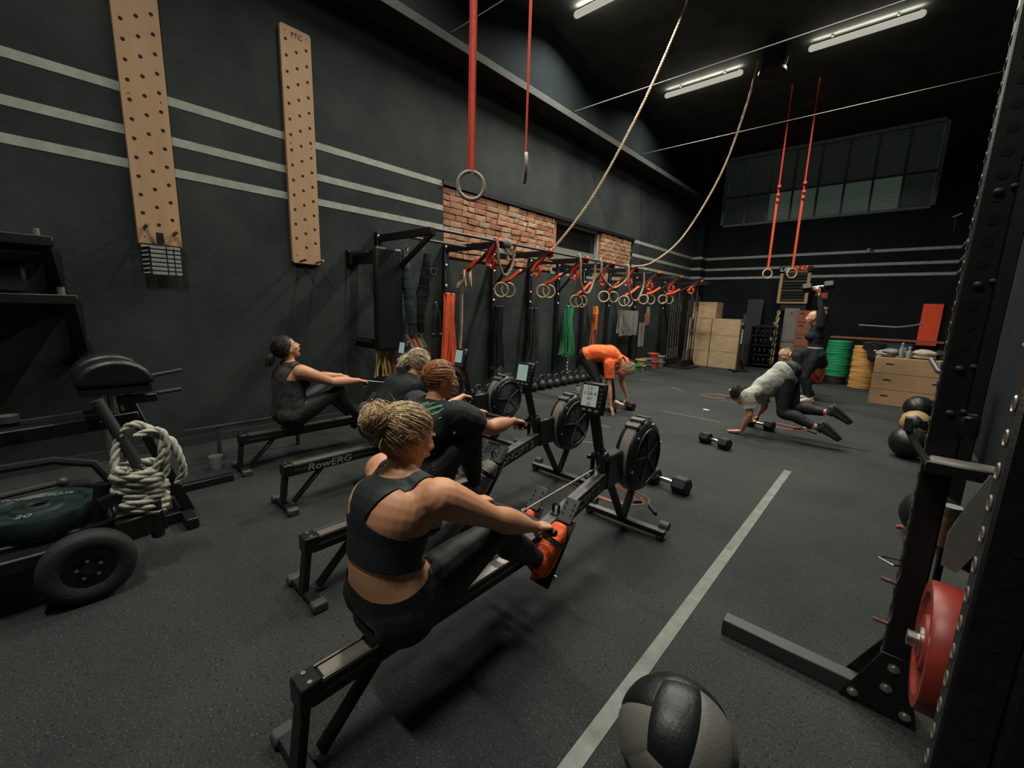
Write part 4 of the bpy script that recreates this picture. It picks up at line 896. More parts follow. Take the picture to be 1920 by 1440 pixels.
# low dark shelf behind with red edge, thin wall rail
slab2 = MB(); slab2.box((-.2, 14.0, 1.02), (2.1, .5, .04)); o = slab2.obj('wall_shelf', 'brownred', bev=.004); tag(o, 'long shelf with a dull red front edge behind the plate columns', 'shelf')
mb = MB(); mb.tube([(-.75, 14.3, 1.35), (-.0, 14.3, 1.33), (.25, 14.0, 1.38), (.45, 13.6, 1.45)], .02, 8); o = mb.obj('wall_rail', 'letter'); tag(o, 'thin pale bent rail on the back wall above the shelf', 'rail')
mb = MB(); mb.box((-.1, 14.0, .86), (.9, .4, .26)); o = mb.obj('storage_crate', 'bucket_b', bev=.02); o.data.materials[0] = mat('dark_teal_plastic', (.03, .06, .065), .5); tag(o, 'dark teal crate on the floor shelf behind the big plywood boxes', 'crate'); o.location.z = .74
mb = MB(); mb.box((-.1, 14.05, .37), (1.6, .45, .74)); o = mb.obj('storage_bench', 'steel_blk', bev=.01); tag(o, 'low black storage bench against the back wall behind the plates', 'bench')
# hanging red mat
t = thing('folded_red_mat', 'bright red folded mat hanging on the back wall at right', 'mat', (.60, 14.835, .90))
rings = []
for i in range(15):
    z = 1.02 * i / 14; b = .02 * abs(sin(i * pi / 2.0 + .4)); rings.append([V((-.19, -.04 - b, z)), V((.17, -.04 - b, z)), V((.17, .06, z)), V((-.19, .06, z))])
mb = MB(); mb.loft(rings); mb.obj('mat', 'mat_r', t, smooth=60)
mb = MB(); mb.box((0.0, .02, 1.04), (.34, .03, .02)); mb.obj('hanger', 'steel_blk', t)
# big slotted plyo boxes
for k in range(3):
    lv = ('bottom', 'middle', 'topmost')[k]
    plybox(-.21, .80, 9.95, 10.55, k * .283 + .001, (k + 1) * .283, 'box_wood2' if False else 'wood', '%s long plywood box with hand slots in the stack at right' % lv, slots=[(-.30, .17, .10), (.33, .17, .10)])
    t = [x for x in bpy.data.objects if x.name.startswith('plyo_box')][-1]
def pile(x, y, z, m, lab, s, name='towel', cat='towel', seed=0):
    r = random.Random(seed); t = thing(name, lab, cat, (x, y, z)); 
    for i in range(4):
        mb = MB(); mb.sph((0, 0, 0), (s * r.uniform(.6, 1), s * .7, s * .3), 14, 8)
        mb.v = [p + V((r.uniform(-.001, .001), 0, 0)) + V((0, 0, .25 * s * noise.noise(p * 14 + V((seed, i, 0))))) for p in mb.v]
        c = V((r.uniform(-.4, .4) * s, r.uniform(-.3, .3) * s, .2 * s + i * .12 * s)); mb.v = [V((p.x, p.y, max(p.z, -c.z + .003))) + c for p in mb.v]
        mb.obj('fold', m, t, smooth=70)
    return t
pile(-.08, 10.15, .851, 'clothg', 'pale grey towel heap at the left end of the plywood stack', .16, seed=1)
pile(.42, 10.2, .851, 'clothp', 'cream cloth heap in the middle of the plywood stack', .18, seed=2)
pile(.68, 10.35, .851, 'clothk', 'black bag on the right end of the plywood stack', .17, 'bag', 'bag', 3)
for k, (x, y, h, lab) in enumerate(((.12, 10.12, .24, 'clear bottle standing tallest on the plywood stack'), (.22, 10.1, .18, 'clear bottle right of the tallest one on the plywood stack'), (.16, 10.25, .15, 'small clear bottle behind the others on the plywood stack'), (.70, 10.05, .26, 'blue-grey bottle at the right end of the plywood stack'))):
    t = thing('drink_bottle', lab, 'bottle', (x, y, .851)); mb = MB(); mb.revolve((0, 0, 0), (0, 0, 1), [(0, 0), (.035, 0), (.037, .01), (.037, h * .65), (.015, h * .85), (.015, h)], 14); mb.obj('body', 'bottle' if k < 3 else 'bucket_b', t); mb = MB(); mb.cyl((0, 0, h), (0, 0, h + .02), .018, 10); mb.obj('cap', 'letter_w', t)

# ---------------------------------------------------------------- medicine balls
def panel_ball(loc, R, mats, lab, rot=(0, 0, 0)):
    """medicine ball of 12 bulging vinyl panels: each cube face is split in two"""
    t = thing('medicine_ball', lab, 'ball', loc); Rm = Matrix.Rotation(rot[2], 3, 'Z') @ Matrix.Rotation(rot[1], 3, 'Y') @ Matrix.Rotation(rot[0], 3, 'X')
    faces = [((1, 0, 0), (0, 1, 0), (0, 0, 1)), ((-1, 0, 0), (0, 1, 0), (0, 0, 1)), ((0, 1, 0), (0, 0, 1), (1, 0, 0)), ((0, -1, 0), (0, 0, 1), (1, 0, 0)), ((0, 0, 1), (1, 0, 0), (0, 1, 0)), ((0, 0, -1), (1, 0, 0), (0, 1, 0))]
    k = 0
    for fi, (n, a, b) in enumerate(faces):
        n, a, b = V(n), V(a), V(b)
        for h in (0, 1):
            mb = MB(); N = 10; vs = []
            for i in range(N + 1):
                for j in range(N + 1):
                    u = -1 + (i / N) + h; v = -1 + 2 * j / N
                    e = min(i, N - i, j, N - j) / N; d = (n + a * math.tan(u * pi / 4) + b * math.tan(v * pi / 4)).normalized()
                    vs.append(Rm @ (d * R * (1 - .022 * max(0, 1 - e * 9))))
            fs = [(i * (N + 1) + j, (i + 1) * (N + 1) + j, (i + 1) * (N + 1) + j + 1, i * (N + 1) + j + 1) for i in range(N) for j in range(N)]
            mb.add([p + V((0, 0, R)) for p in vs], fs); mb.obj('panel', mats[(fi // 2 + h + (fi % 2)) % 2] if len(mats) == 2 else mats[0], t, smooth=60); k += 1
    return t
panel_ball((-.335, 1.20, 0), .178, ('leather', 'leather_g'), 'black and grey panelled medicine ball at the bottom edge by the floor line', (.5, .35, .35))
t = thing('ball_rack', 'narrow black ball stand at the right behind the first rack post', 'stand', (.42, 6.6, 0))
mb = MB(); mb.box((.22, 0, .5), (.04, .3, 1.0)); mb.obj('upright', 'steel_blk', t)
for z in (.36,):
    pass
mb = MB(); mb.box((0, 0, .005), (.4, .4, .01)); mb.obj('base', 'steel_blk', t)
panel_ball((.27, 6.3, .0), .17, ('leather',), 'black medicine ball on the floor at right, lowest of the ball group', (.2, .4, .1))
panel_ball((.36, 7.6, .0), .17, ('gold', 'leather'), 'mustard and black medicine ball in the middle of the ball group at right', (.4, .2, 1.0))
panel_ball((.42, 8.9, .0), .185, ('leather',), 'glossy black medicine ball nearest the plywood stack', (.6, .1, .5))
bpy.data.objects.remove([o for o in t.children if o.name.startswith('base')][0], do_unlink=True)

# ---------------------------------------------------------------- dumbbells
def dumbbell(x, y, rz, s, lab, z=0.0, tilt=0, group=None, hm='chrome'):
    t = thing('dumbbell', lab, 'dumbbell', (x, y, z), rz, group)
    if tilt: t.rotation_euler = (0, tilt, rz)
    R = .062 * s
    for sg in (-1, 1):
        c = V((sg * .105 * s, 0, R * .87)); mb = MB()
        prof = [(R * .80, -.05 * s), (R, -.038 * s), (R, .038 * s), (R * .80, .05 * s)]
        rg = [[c + V((h, rr * cos(pi / 3 * j + pi / 6 * 0), rr * sin(pi / 3 * j))) for j in range(6)] for rr, h in prof]
        mb.loft(rg); mb.obj('hex_head', 'rubber', t, smooth=0, bev=.004)
        mb = MB(); mb.cyl(c + V((sg * .0502 * s, 0, 0)), c + V((sg * .0512 * s, 0, 0)), R * .35, 12); mb.obj('weight_mark', 'steel_gry', t)
    mb = MB(); mb.revolve((-.06 * s, 0, R * .87), (1, 0, 0), [(.012 * s, 0), (.0145 * s, .03 * s), (.0165 * s, .06 * s), (.0145 * s, .09 * s), (.012 * s, .12 * s)], 14); mb.obj('handle', hm, t, smooth=60)
    return t
dumbbell(-1.38, 5.1, -.35, 1.18, 'dumbbell lying alone on the floor in front of the jumping man')
dumbbell(-1.30, 3.50, -.12, 1.32, 'large hexagonal dumbbell behind the nearest flywheel')
dumbbell(-3.0, 6.03, -.30, 1.15, 'dumbbell under the hand of the person in the orange top')
dumbbell(-3.12, 5.62, .5, 1.1, 'dumbbell at the feet of the person in the orange top')
dumbbell(-1.20, 6.40, -.20, 1.2, 'dumbbell under the grey-shirted man')
# skipping ropes on the floor
def coil(x, y, R, lab, seed, m='band_pk', n=3):
    r = random.Random(seed); t = thing('skipping_rope', lab, 'rope', (x, y, 0)); pts = []
    for k in range(n * 12):
        a = 2 * pi * k / 12; q = R * (1 + .18 * sin(a * 2 + k * .05 + seed)) * (1 - k / (n * 30)); pts.append(V((q * cos(a) * 1.2, q * sin(a) * .8, .005)))
    mb = MB(); mb.tube(pts, .0035, 5); mb.obj('cable', m, t)
    for sg in (pts[0], pts[-1]):
        mb = MB(); mb.cyl(sg + V((0, 0, .007)), sg + V((.10, -.10 * (1 if sg is pts[0] else -1), .007)), .011, 10); mb.obj('handle', 'rubber', t)
    return t
coil(-1.62, 3.05, .27, 'reddish skipping rope coiled on the floor behind the nearest rower beam', 1)
coil(-1.0, 6.75, .22, 'reddish skipping rope coiled beside the grey-shirted man', 2)
coil(-2.3, 8.3, .3, 'thin tan skipping rope on the floor far behind the orange top', 5, 'box_wood2', 2)
for k, (x, y, lab) in enumerate(((-2.05, 6.9, 'small white scrap on the floor right of the orange top'), (-2.3, 9.2, 'small white chalk piece on the floor before the squat stands'), (-.72, 6.9, 'white marker on the floor behind the grey-shirted man'))):
    t = thing('chalk_piece', lab, 'chalk', (x, y, 0)); mb = MB(); mb.box((0, 0, .012), (.09, .04, .024), Matrix.Rotation(.4 * k, 3, 'Z')); mb.obj('block', 'letter_w', t, bev=.006)

# ---------------------------------------------------------------- right: storage rack close to the camera
t = thing('power_rack', 'black steel rack with punched uprights at the right edge', 'rack', (.21, 2.05, 0))
def kp(mb, n, m, **k): return world_part(mb, t, n, m, **k)
def upright(x, y, z0, z1, w=.078, holes=True, name='upright'):
    mb = MB(); mb.box((x, y, (z0 + z1) / 2), (w, w, z1 - z0)); kp(mb, name, 'steel_blk', bev=.006)
    if holes:
        z = z0 + .08; 
        while z < z1 - .04:
            m2 = MB(); m2.cyl((x - w / 2 - .0015, y, z), (x - w / 2 + .001, y, z), .0145, 10); kp(m2, 'punched_hole', 'plastic_g'); m2 = MB(); m2.torus((x - w / 2 - .001, y, z), .0150, .0025, (1, 0, 0), 12, 4); kp(m2, 'hole_glint', 'bolt' if y < 1.5 else 'steel_gry'); m2 = MB(); m2.cyl((x, y - w / 2 - .0015, z), (x, y - w / 2 + .001, z), .0145, 10); kp(m2, 'punched_hole', 'plastic'); z += .066  # rings added for the highlights on hole edges, brighter on the near post
AX, AY, BX2, BY2 = .172, 2.06, .222, 1.20
upright(AX, AY, .02, 2.72)
upright(BX2, BY2, .02, 1.46)
upright(.62, 2.06, .02, 2.72, holes=False)
mb = MB(); mb.box((.57, BY2 - .01, .74), (.62, .075, 1.44)); kp(mb, 'side_plate', 'steel_blk', bev=.01)
mb = MB(); mb.bar((-.42, AY, .037), (AX - .03, AY, .037), .072, .072); kp(mb, 'foot_beam', 'steel_gry', bev=.004)
mb = MB(); mb.bar((AX, AY, 2.68), (.85, AY, 2.68), .07, .07); kp(mb, 'top_beam', 'steel_blk', bev=.004)
mb = MB(); mb.prism([(AX - .14, AY - .043, .0), (AX + .09, AY - .043, .0), (AX + .045, AY - .043, .26), (AX - .04, AY - .043, .26)], (0, -.008, 0)); kp(mb, 'gusset_plate', 'steel_blk', bev=.002)
mb = MB(); mb.prism([(AX - .16, AY + .043, .0), (AX + .09, AY + .043, .0), (AX + .045, AY + .043, .26), (AX - .04, AY + .043, .26)], (0, .008, 0)); kp(mb, 'gusset_plate', 'steel_blk', bev=.002)
for (dx, z) in ((0, .21), (-.01, .12), (-.10, .04), (.055, .04)):
    mb = MB(); mb.revolve((AX + dx, AY - .05, z), (0, -1, 0), [(.018, 0), (.018, .003), (.012, .004), (.012, .012), (.004, .015), (0, .015)], 12); kp(mb, 'bolt', 'bolt')
for z, L in ((.62, 1), (.53, 0), (.36, 0)):
    if L: mb = MB(); mb.tube([(AX - .04, AY, z), (AX - .09, AY - .02, z), (AX - .10, AY - .05, z + .005), (AX - .06, AY - .07, z), (AX - .04, AY - .05, z)], .005, 6); kp(mb, 'pin_loop', 'chrome')
    else: mb = MB(); mb.cyl((AX - .03, AY - .02, z), (AX - .085, AY - .035, z + .01), .008, 8); kp(mb, 'locking_pin', 'chrome')
# storage pegs (steel) for the plates
for (yy, z) in ((1.78, .49), ):
    mb = MB(); mb.cyl((.165, yy, z), (.46, yy, z), .025, 14); kp(mb, 'plate_peg', 'chrome')
mb = MB(); mb.bar((.46, 1.2, .46), (.46, 2.05, .46), .06, .06); mb.bar((.46, 1.2, 1.0), (.46, 2.05, 1.0), .06, .06); kp(mb, 'peg_beam', 'steel_blk')
# padded spotter arm tray with its tongue
mb = MB(); mb.box((AX + .065, AY - .10, 1.02), (.20, .085, .022)); mb.box((AX + .065, AY - .145, 1.028), (.21, .008, .04)); mb.bar((AX + .0, AY - .04, 1.02), (AX, AY - .1, 1.02), .06, .05); kp(mb, 'spotter_arm', 'steel_blk', bev=.006)
mb = MB(); mb.box((AX + .065, AY - .10, 1.042), (.185, .07, .02)); kp(mb, 'arm_liner', 'lock', bev=.006)
mb = MB(); mb.tube([(AX - .03, AY - .10, 1.03), (AX - .06, AY - .08, 1.07), (AX - .09, AY - .06, 1.12), (AX - .095, AY - .06, 1.15)], .011, 8); mb.box((AX - .096, AY - .06, 1.145), (.02, .04, .045)); kp(mb, 'arm_tongue', 'steel_gry')
# slanting webbing safety strap
mb = MB(); mb.ribbon([(.315, 1.90, 1.03), (.285, 1.90, .93), (.255, 1.91, .81), (.238, 1.92, .70)], [.085, .085, .08, .04], .008, (.93, .05, -.3)); kp(mb, 'safety_strap', 'webg')
mb = MB(); mb.ribbon([(.37, 1.93, 1.03), (.34, 1.93, .93), (.30, 1.94, .81), (.27, 1.95, .70)], .05, .008, (.93, .05, -.3)); kp(mb, 'strap_backing', 'strapd')
# upper post cap and hanging parts
mb = MB(); mb.box((BX2, BY2, 1.462), (.085, .085, .01)); kp(mb, 'post_cap', 'frame_p', bev=.003)
mb = MB(); mb.tube([(BX2 + .02, BY2 + .06, 1.36), (BX2 + .02, BY2 + .08, 1.28), (BX2 + .02, BY2 + .06, 1.24)], .016, 8); mb.sph((BX2 + .02, BY2 + .08, 1.2), .022, 8, 6); kp(mb, 'clip_handle', 'plastic_g')
for (z, d) in ((2.35, .05), (1.9, .03), (1.62, .04), (1.35, .04), (1.2, .05)):
    mb = MB(); mb.sph((AX + .0, AY - .045, z), (.012, .008, .010), 8, 6); mb.sph((AX + .03, AY - .045, z + .01), (.010, .006, .008), 8, 6); kp(mb, 'bolt', 'steel_gry')
mb = MB(); mb.box((AX + .05, AY - .02, 1.16), (.05, .06, .08)); kp(mb, 'hook_block', 'steel_blk', bev=.01)
# second rack further back
t = thing('rack_upright', 'second black rack upright behind the near one, by the plywood stack', 'rack', (.47, 4.3, 0))
mb = MB(); mb.box((0, 0, 1.25), (.09, .09, 2.5)); mb.obj('upright', 'steel_blk', t, bev=.006)
mb = MB(); mb.tube([(-.24, .3, 1.21), (-.20, .1, 1.14), (-.1, -.0, 1.11), (.0, 0, 1.11)], .018, 8); mb.obj('j_hook', 'steel_gry', t)
mb = MB(); mb.bar((.0, -.0, .03), (.0, 1.2, .03), .07, .06); mb.obj('foot', 'steel_blk', t)
mb = MB(); mb.bar((-.05, .0, 1.25), (-.05, 0, 1.42), .02, .03); mb.obj('edge_plate', 'plastic_g', t)
# plates stored on the pegs
t = thing('bumper_plate', 'red bumper plate stored on the right-hand rack', 'plate', (.235, 1.78, .29))
plate((0, 0, .2), (1, 0, 0), .20, .075, 'red').obj('disc', 'red', t, smooth=40); mb = MB(); mb.revolve((-.045, 0, .2), (1, 0, 0), [(.028, 0), (.05, 0), (.05, .03), (.028, .03), (.028, 0)], 20); mb.obj('hub', 'chrome', t)
t = thing('bumper_plate', 'pale grey plate behind the red one on the right-hand rack', 'plate', (.315, 1.78, .29)); plate((0, 0, .2), (1, 0, 0), .19, .05, 'bucket_w').obj('disc', 'bucket_w', t, smooth=40); mb = MB(); mb.revolve((-.02, 0, .2), (1, 0, 0), [(.028, 0), (.04, 0), (.04, .04), (.028, .04), (.028, 0)], 20); mb.obj('hub', 'chrome', t)
t = thing('foam_roller', 'short wooden-coloured roller with pale end standing above the red plate', 'roller', (.25, 2.22, .66)); mb = MB(); mb.cyl((0, 0, 0), (0, 0, .13), .028, 16); mb.obj('body', 'box_wood', t); mb = MB(); mb.cyl((0, 0, .13), (0, 0, .16), .03, 16); mb.obj('cap', 'frame_p', t)
mb = MB(); mb.cyl((0, 0, -.66), (0, 0, 0), .012, 8); mb.obj('stand', 'steel_blk', t)
t = thing('medicine_ball', 'dark ball half hidden behind the near rack post', 'ball', (.36, 4.0, .0)); mb = MB(); mb.sph((0, 0, .17), .17, 24, 16); mb.obj('shell', 'leather', t, smooth=60); mb = MB(); mb.torus((0, 0, .17), .1705, .003, (1, .2, .1), 40, 5); mb.obj('seam', 'steel_gry', t)
t = thing('red_scrap', 'small red band lying on the floor left of the near rack post', 'band', (.20, 4.05, 0)); mb = MB(); mb.tube([(0, 0, .01), (.06, .05, .02), (.12, 0, .012), (.08, -.06, .02), (.02, -.02, .03)], .01, 6); mb.obj('band', 'band_pk', t)
# ---------------------------------------------------------------- rowing machines
def rower(x, y, rz, lab, seat_y, hnd=None, side_text=True, rail_text=False, hands=None):
    t = thing('rowing_machine', lab, 'rower', (x, y, 0), rz)
    def P(mb, n, m, par=None, **k): return mb.obj(n, m, par or t, **k)
    zr = .325
    # monorail: aluminium I-beam with a steel top strip
    mb = MB(); mb.box((0, .62, zr - .045), (.072, 1.24, .075)); mr = P(mb, 'monorail', 'steel_blk', bev=.004)
    mb = MB(); mb.box((0, .64, zr - .0045), (.05, 1.19, .006)); P(mb, 'rail_strip', 'alu', mr)
    for s_ in (-1, 1):
        mb = MB(); mb.box((s_ * .0335, .62, zr - .004), (.007, 1.2, .012)); P(mb, 'rail_edge', 'alu', mr)
        mb = MB(); mb.box((s_ * .037, .62, zr - .045), (.004, 1.2, .012)); P(mb, 'side_groove', 'steel_gry', mr)
    mb = MB(); mb.box((0, -.0, zr - .035), (.082, .075, .085)); P(mb, 'end_cap', 'plastic', bev=.006)
    for s_ in (-1, 1):
        mb = MB(); mb.cyl((s_ * .024, -.0, zr + .007), (s_ * .024, 0, zr + .010), .008, 8); P(mb, 'screw', 'bolt')
    # rear legs
    mb = MB(); mb.bar((0, -.01, zr - .03), (0, -.045, .03), .062, .03, (0, 1, 0)); P(mb, 'rear_leg', 'steel_blk', bev=.004)
    mb = MB(); mb.bar((0, .25, zr - .08), (0, .03, .03), .05, .02, (0, 1, 0)); P(mb, 'rear_brace', 'steel_blk', bev=.003)
    mb = MB(); mb.bar((-.15, -.03, .028), (.15, -.03, .028), .055, .03); P(mb, 'rear_foot', 'steel_blk', bev=.006)
    for s_ in (-1, 1):
        mb = MB(); mb.bar((s_ * .12, -.03, .026), (s_ * .175, -.03, .026), .075, .048); P(mb, 'foot_cap', 'plastic_g', bev=.008)
    # seat on its carriage
    mb = MB(); mb.box((0, seat_y, zr + .012), (.085, .17, .03)); mb.box((.046, seat_y, zr - .03), (.01, .15, .06)); mb.box((-.046, seat_y, zr - .03), (.01, .15, .06)); P(mb, 'carriage', 'plastic', bev=.004)
    N = 12; rg = []
    for i in range(N + 1):
        a = -1 + 2 * i / N; wy = .12 * sqrt(max(0.05, 1 - abs(a) ** 3.5)); dz = .022 * abs(a) ** 2
        rg.append([V((a * .155, seat_y - wy, zr + .035 + dz)), V((a * .155, seat_y + wy * .8, zr + .033 + dz)), V((a * .155, seat_y + wy * .75, zr + .055 + dz)), V((a * .155, seat_y - wy * .95, zr + .06 + dz))])
    mb = MB(); mb.loft(rg); P(mb, 'seat', 'plastic', bev=.005)
    # footrests
    fy0, fy1, fz0, fz1 = 1.07, 1.29, .16, .43
    for s_ in (-1, 1):
        mb = MB(); mb.bar((s_ * .105, fy0, fz0), (s_ * .105, fy1, fz1), .115, .012, (0, -1, 1)); fp = P(mb, 'footrest', 'plastic', bev=.004)
        mb = MB(); mb.bar((s_ * .105, fy1 - .03, fz1 - .01), (s_ * .105, fy1 + .055, fz1 + .09), .085, .008, (0, -1, 1)); P(mb, 'flexfoot', 'plastic_g', fp, bev=.003)
        for q in (-1, 1):
            for k in range(3):
                c = V((s_ * .105 + q * .025, fy1 - .0 + k * .018, fz1 + .024 + k * .022)); m2 = MB(); m2.cyl(c + V((0, -.006, .005)), c + V((0, -.008, .007)), .005, 8); P(m2, 'slot', 'hole', fp)
        mb = MB(); mb.tube([(s_ * .05, 1.19, .335), (s_ * .055, 1.13, .40), (s_ * .105, 1.10, .435), (s_ * .155, 1.13, .40), (s_ * .16, 1.19, .335)], .003, 4); 
        mb = MB(); mb.ribbon([(s_ * .045, 1.20, .33), (s_ * .052, 1.13, .375), (s_ * .075, 1.105, .40), (s_ * .105, 1.10, .408), (s_ * .135, 1.105, .40), (s_ * .158, 1.13, .375), (s_ * .165, 1.20, .33)], .028, .004, (0, .75, .66)); P(mb, 'foot_strap', 'strapd', fp)
    mb = MB(); mb.cyl((-.175, 1.12, .20), (.175, 1.12, .20), .012, 10); P(mb, 'axle', 'bolt')
    mb = MB(); mb.box((0, 1.15, .27), (.11, .14, .12)); P(mb, 'foot_mount', 'steel_blk', bev=.006)
    # main beam rising to the flywheel
    a, b = V((0, 1.10, .305)), V((0, 1.86, .455)); mb = MB(); mb.bar(a, b, .070, .095); bm_ = P(mb, 'main_beam', 'steel_blk', bev=.005)
    up = V((0, -.193, .981)); dr = (b - a).normalized(); mb = MB(); mb.bar(a + up * .0505 - dr * .0, b + up * .0505, .066, .007, up); P(mb, 'beam_cover', 'cover', bm_, bev=.002)
    if side_text:
        for s_ in (1, -1):
            text('lettering', 'CONCEPT 2', .072, 'letter', bm_, basis(dr * s_, up, (s_, 0, 0), a.lerp(b, .58) + V((s_ * .0355, 0, 0))), .0008, .15, 1.12)
    if rail_text: text('lettering', 'RowERG', .072, 'letter', mr, basis((0, 1, 0), (0, 0, 1), (1, 0, 0), (.0395, .30, zr - .047)), .0008, .2, 1.3)
    # handle hook on the beam
    mb = MB(); c = a.lerp(b, .33) + up * .055; mb.bar(c - dr * .03, c + dr * .03, .045, .01, up); mb.tube([c + V((-.018, 0, 0)), c + V((-.018, 0, .045)), c + V((0, .012, .05)), c + V((.018, 0, .045)), c + V((.018, 0, 0))], .009, 6); P(mb, 'handle_hook', 'plastic', bev=.002)
    # chain guide frame and sprocket box
    mb = MB(); mb.box((0, 1.93, .50), (.085, .20, .22)); P(mb, 'sprocket_box', 'plastic', bev=.012)
    mb = MB(); mb.box((-.055, 1.80, .50), (.02, .02, .20)); mb.box((-.055, 1.80, .61), (.02, .12, .02)); mb.box((-.055, 1.80, .40), (.02, .12, .02)); P(mb, 'chain_guide', 'steel_blk')
    # flywheel
    fc = V((0.03, 2.27, .52)); R = .248
    mb = MB(); mb.revolve(fc - V((.075, 0, 0)), (1, 0, 0), [(0, 0), (R * .75, 0), (R * .93, .012), (R, .04), (R, .11), (R * .93, .138), (R * .80, .15), (R * .74, .142), (0, .142)], 48); fw = P(mb, 'flywheel_housing', 'plastic', smooth=40)
    mb = MB(); mb.revolve(fc - V((.028, 0, 0)), (1, 0, 0), [(R * .9, 0), (R * 1.012, 0), (R * 1.012, .062), (R * .9, .062), (R * .9, 0)], 48)
    P(mb, 'perforated_band', 'mesh_g', fw, smooth=40)
    for k in range(7):
        mb = MB(); mb.torus(fc + V((.071, 0, 0)), R * (.20 + .072 * k), .0028, (1, 0, 0), 40, 4); P(mb, 'vent_ring', 'cover', fw)
    for k in range(5):
        an = k * 2 * pi / 5 + .5; mb = MB(); mb.bar(fc + V((.073, .03 * cos(an), .03 * sin(an))), fc + V((.073, R * .72 * cos(an), R * .72 * sin(an))), .005, .011, (1, 0, 0)); P(mb, 'spoke', 'leather_g', fw)
    mb = MB(); mb.cyl(fc + V((.068, 0, 0)), fc + V((.084, 0, 0)), .026, 16); P(mb, 'hub', 'plastic_g', fw)
    mb = MB(); mb.torus(fc + V((.072, 0, 0)), R * .77, .011, (1, 0, 0), 48, 8); P(mb, 'vent_rim', 'plastic', fw)
    for k in range(6):
        an = k * pi / 3 + .25; mb = MB(); mb.cyl(fc + V((.06, R * .9 * cos(an), R * .9 * sin(an))), fc + V((.072, R * .9 * cos(an), R * .9 * sin(an))), .009, 8); P(mb, 'screw', 'bolt', fw)
    mb = MB(); 
    for an in (1.75, 2.05): mb.bar(fc + V((-.05, (R + .012) * cos(an), (R + .012) * sin(an))), fc + V((.05, (R + .012) * cos(an), (R + .012) * sin(an))), .045, .022, (0, cos(an), sin(an)))
    P(mb, 'top_clamp', 'plastic_g', fw, bev=.005)
    mb = MB(); mb.bar(fc + V((-.055, .05, R + .012)), fc + V((.055, .05, R + .012)), .02, .012); P(mb, 'carry_plate', 'plastic_g', fw, bev=.003)
    # front legs
    for s_ in (0, 1):
        mb = MB(); mb.bar((.0, 1.93 if s_ == 0 else 2.36, .42 if s_ == 0 else .36), (.0, 2.17, .05), .045, .035, (0, 1, 0)); P(mb, 'front_leg', 'steel_blk', bev=.004)
    mb = MB(); mb.bar((-.30, 2.19, .05), (.30, 2.19, .05), .055, .036); P(mb, 'front_foot', 'steel_blk', bev=.005)
    mb = MB(); mb.bar((-.30, 2.19, .069), (.30, 2.19, .069), .05, .003); P(mb, 'foot_cover', 'cover')
    for s_ in (-1, 1):
        mb = MB(); mb.bar((s_ * .25, 2.19, .022), (s_ * .29, 2.19, .022), .06, .035); P(mb, 'foot_cap', 'rubber', bev=.006)
        mb = MB(); mb.cyl((s_ * .245, 2.24, .083), (s_ * .305, 2.24, .083), .029, 16); P(mb, 'caster', 'plastic_g', smooth=40)
    # monitor arm and monitor
    mb = MB(); mb.bar((0, 1.86, .46), (0, 1.78, .66), .05, .07, (0, 1, 0)); P(mb, 'arm_base', 'plastic', bev=.008)
    mb = MB(); mb.bar((0, 1.785, .62), (0, 1.68, .92), .062, .035, (0, 1, 0)); P(mb, 'monitor_arm', 'plastic', bev=.008)
    mb = MB(); mb.cyl((-.05, 1.79, .62), (.05, 1.79, .62), .03, 14); P(mb, 'pivot', 'plastic', bev=.003)
    Rm = Matrix.Rotation(-.18, 3, 'X'); c = V((0, 1.665, 1.0)); mb = MB(); mb.box(c, (.155, .035, .185), Rm); mo = P(mb, 'monitor', 'plastic', bev=.01)
    mb = MB(); mb.box(c + Rm @ V((-.018, -.0185, .012)), (.098, .003, .122), Rm); P(mb, 'screen', 'screen_b' if x > -1.5 else 'screen', mo)
    for k in range(5):
        mb = MB(); mb.box(c + Rm @ V((.052, -.019, .055 - k * .024)), (.014, .004, .011), Rm); P(mb, 'button', 'plastic_g', mo, bev=.002)
    for k in range(3):
        mb = MB(); mb.box(c + Rm @ V((-.045 + k * .042, -.019, -.072)), (.024, .005, .014), Rm); P(mb, 'button', 'mesh_g', mo, bev=.002)
    if x > -1.5:
        for k, tx in enumerate(('2:31', '1:58.4', '487', '26')): text('readout', tx, .026 if k != 1 else .034, 'hole', mo, basis(Rm @ V((1, 0, 0)), Rm @ V((0, 0, 1)), Rm @ V((0, -1, 0)), c + Rm @ V((-.018, -.0203, .055 - k * .030))), .0003)
        text('lettering', 'concept2', .013, 'letter', mo, basis(Rm @ V((1, 0, 0)), Rm @ V((0, 0, 1)), Rm @ V((0, -1, 0)), c + Rm @ V((-.03, -.0183, .083))), .0003)
    # handle and chain
    if hnd:
        X = t.matrix_basis.inverted(); h0, h1 = X @ V(hnd[0]), X @ V(hnd[1]); mid = (h0 + h1) / 2; fwd = V((0, 1, 0))
        mb = MB(); pts = [h0 + (h0 - mid) * .05, h0, h0.lerp(mid, .6) + V((0, .025, 0)), mid + V((0, .03, 0)), h1.lerp(mid, .6) + V((0, .025, 0)), h1, h1 + (h1 - mid) * .05]
        mb.tube(pts, [.015, .0165, .0165, .018, .0165, .0165, .015], 12); hd = P(mb, 'handle', 'rubber', smooth=60)
        mb = MB(); mb.cyl(mid + V((0, .03, 0)), mid + V((0, .075, .005)), .012, 10); P(mb, 'swivel', 'chrome', hd)
        mb = MB(); mb.tube([mid + V((0, .07, .005)), V((0, 1.87, .555))], .0055, 6); P(mb, 'chain', 'alu')
    return t
R1 = rower(-1.225, .44, .012, 'nearest rowing machine, ridden by the woman in orange shoes', .315, hnd=((-1.47, 1.44, .505), (-1.01, 1.44, .515)))
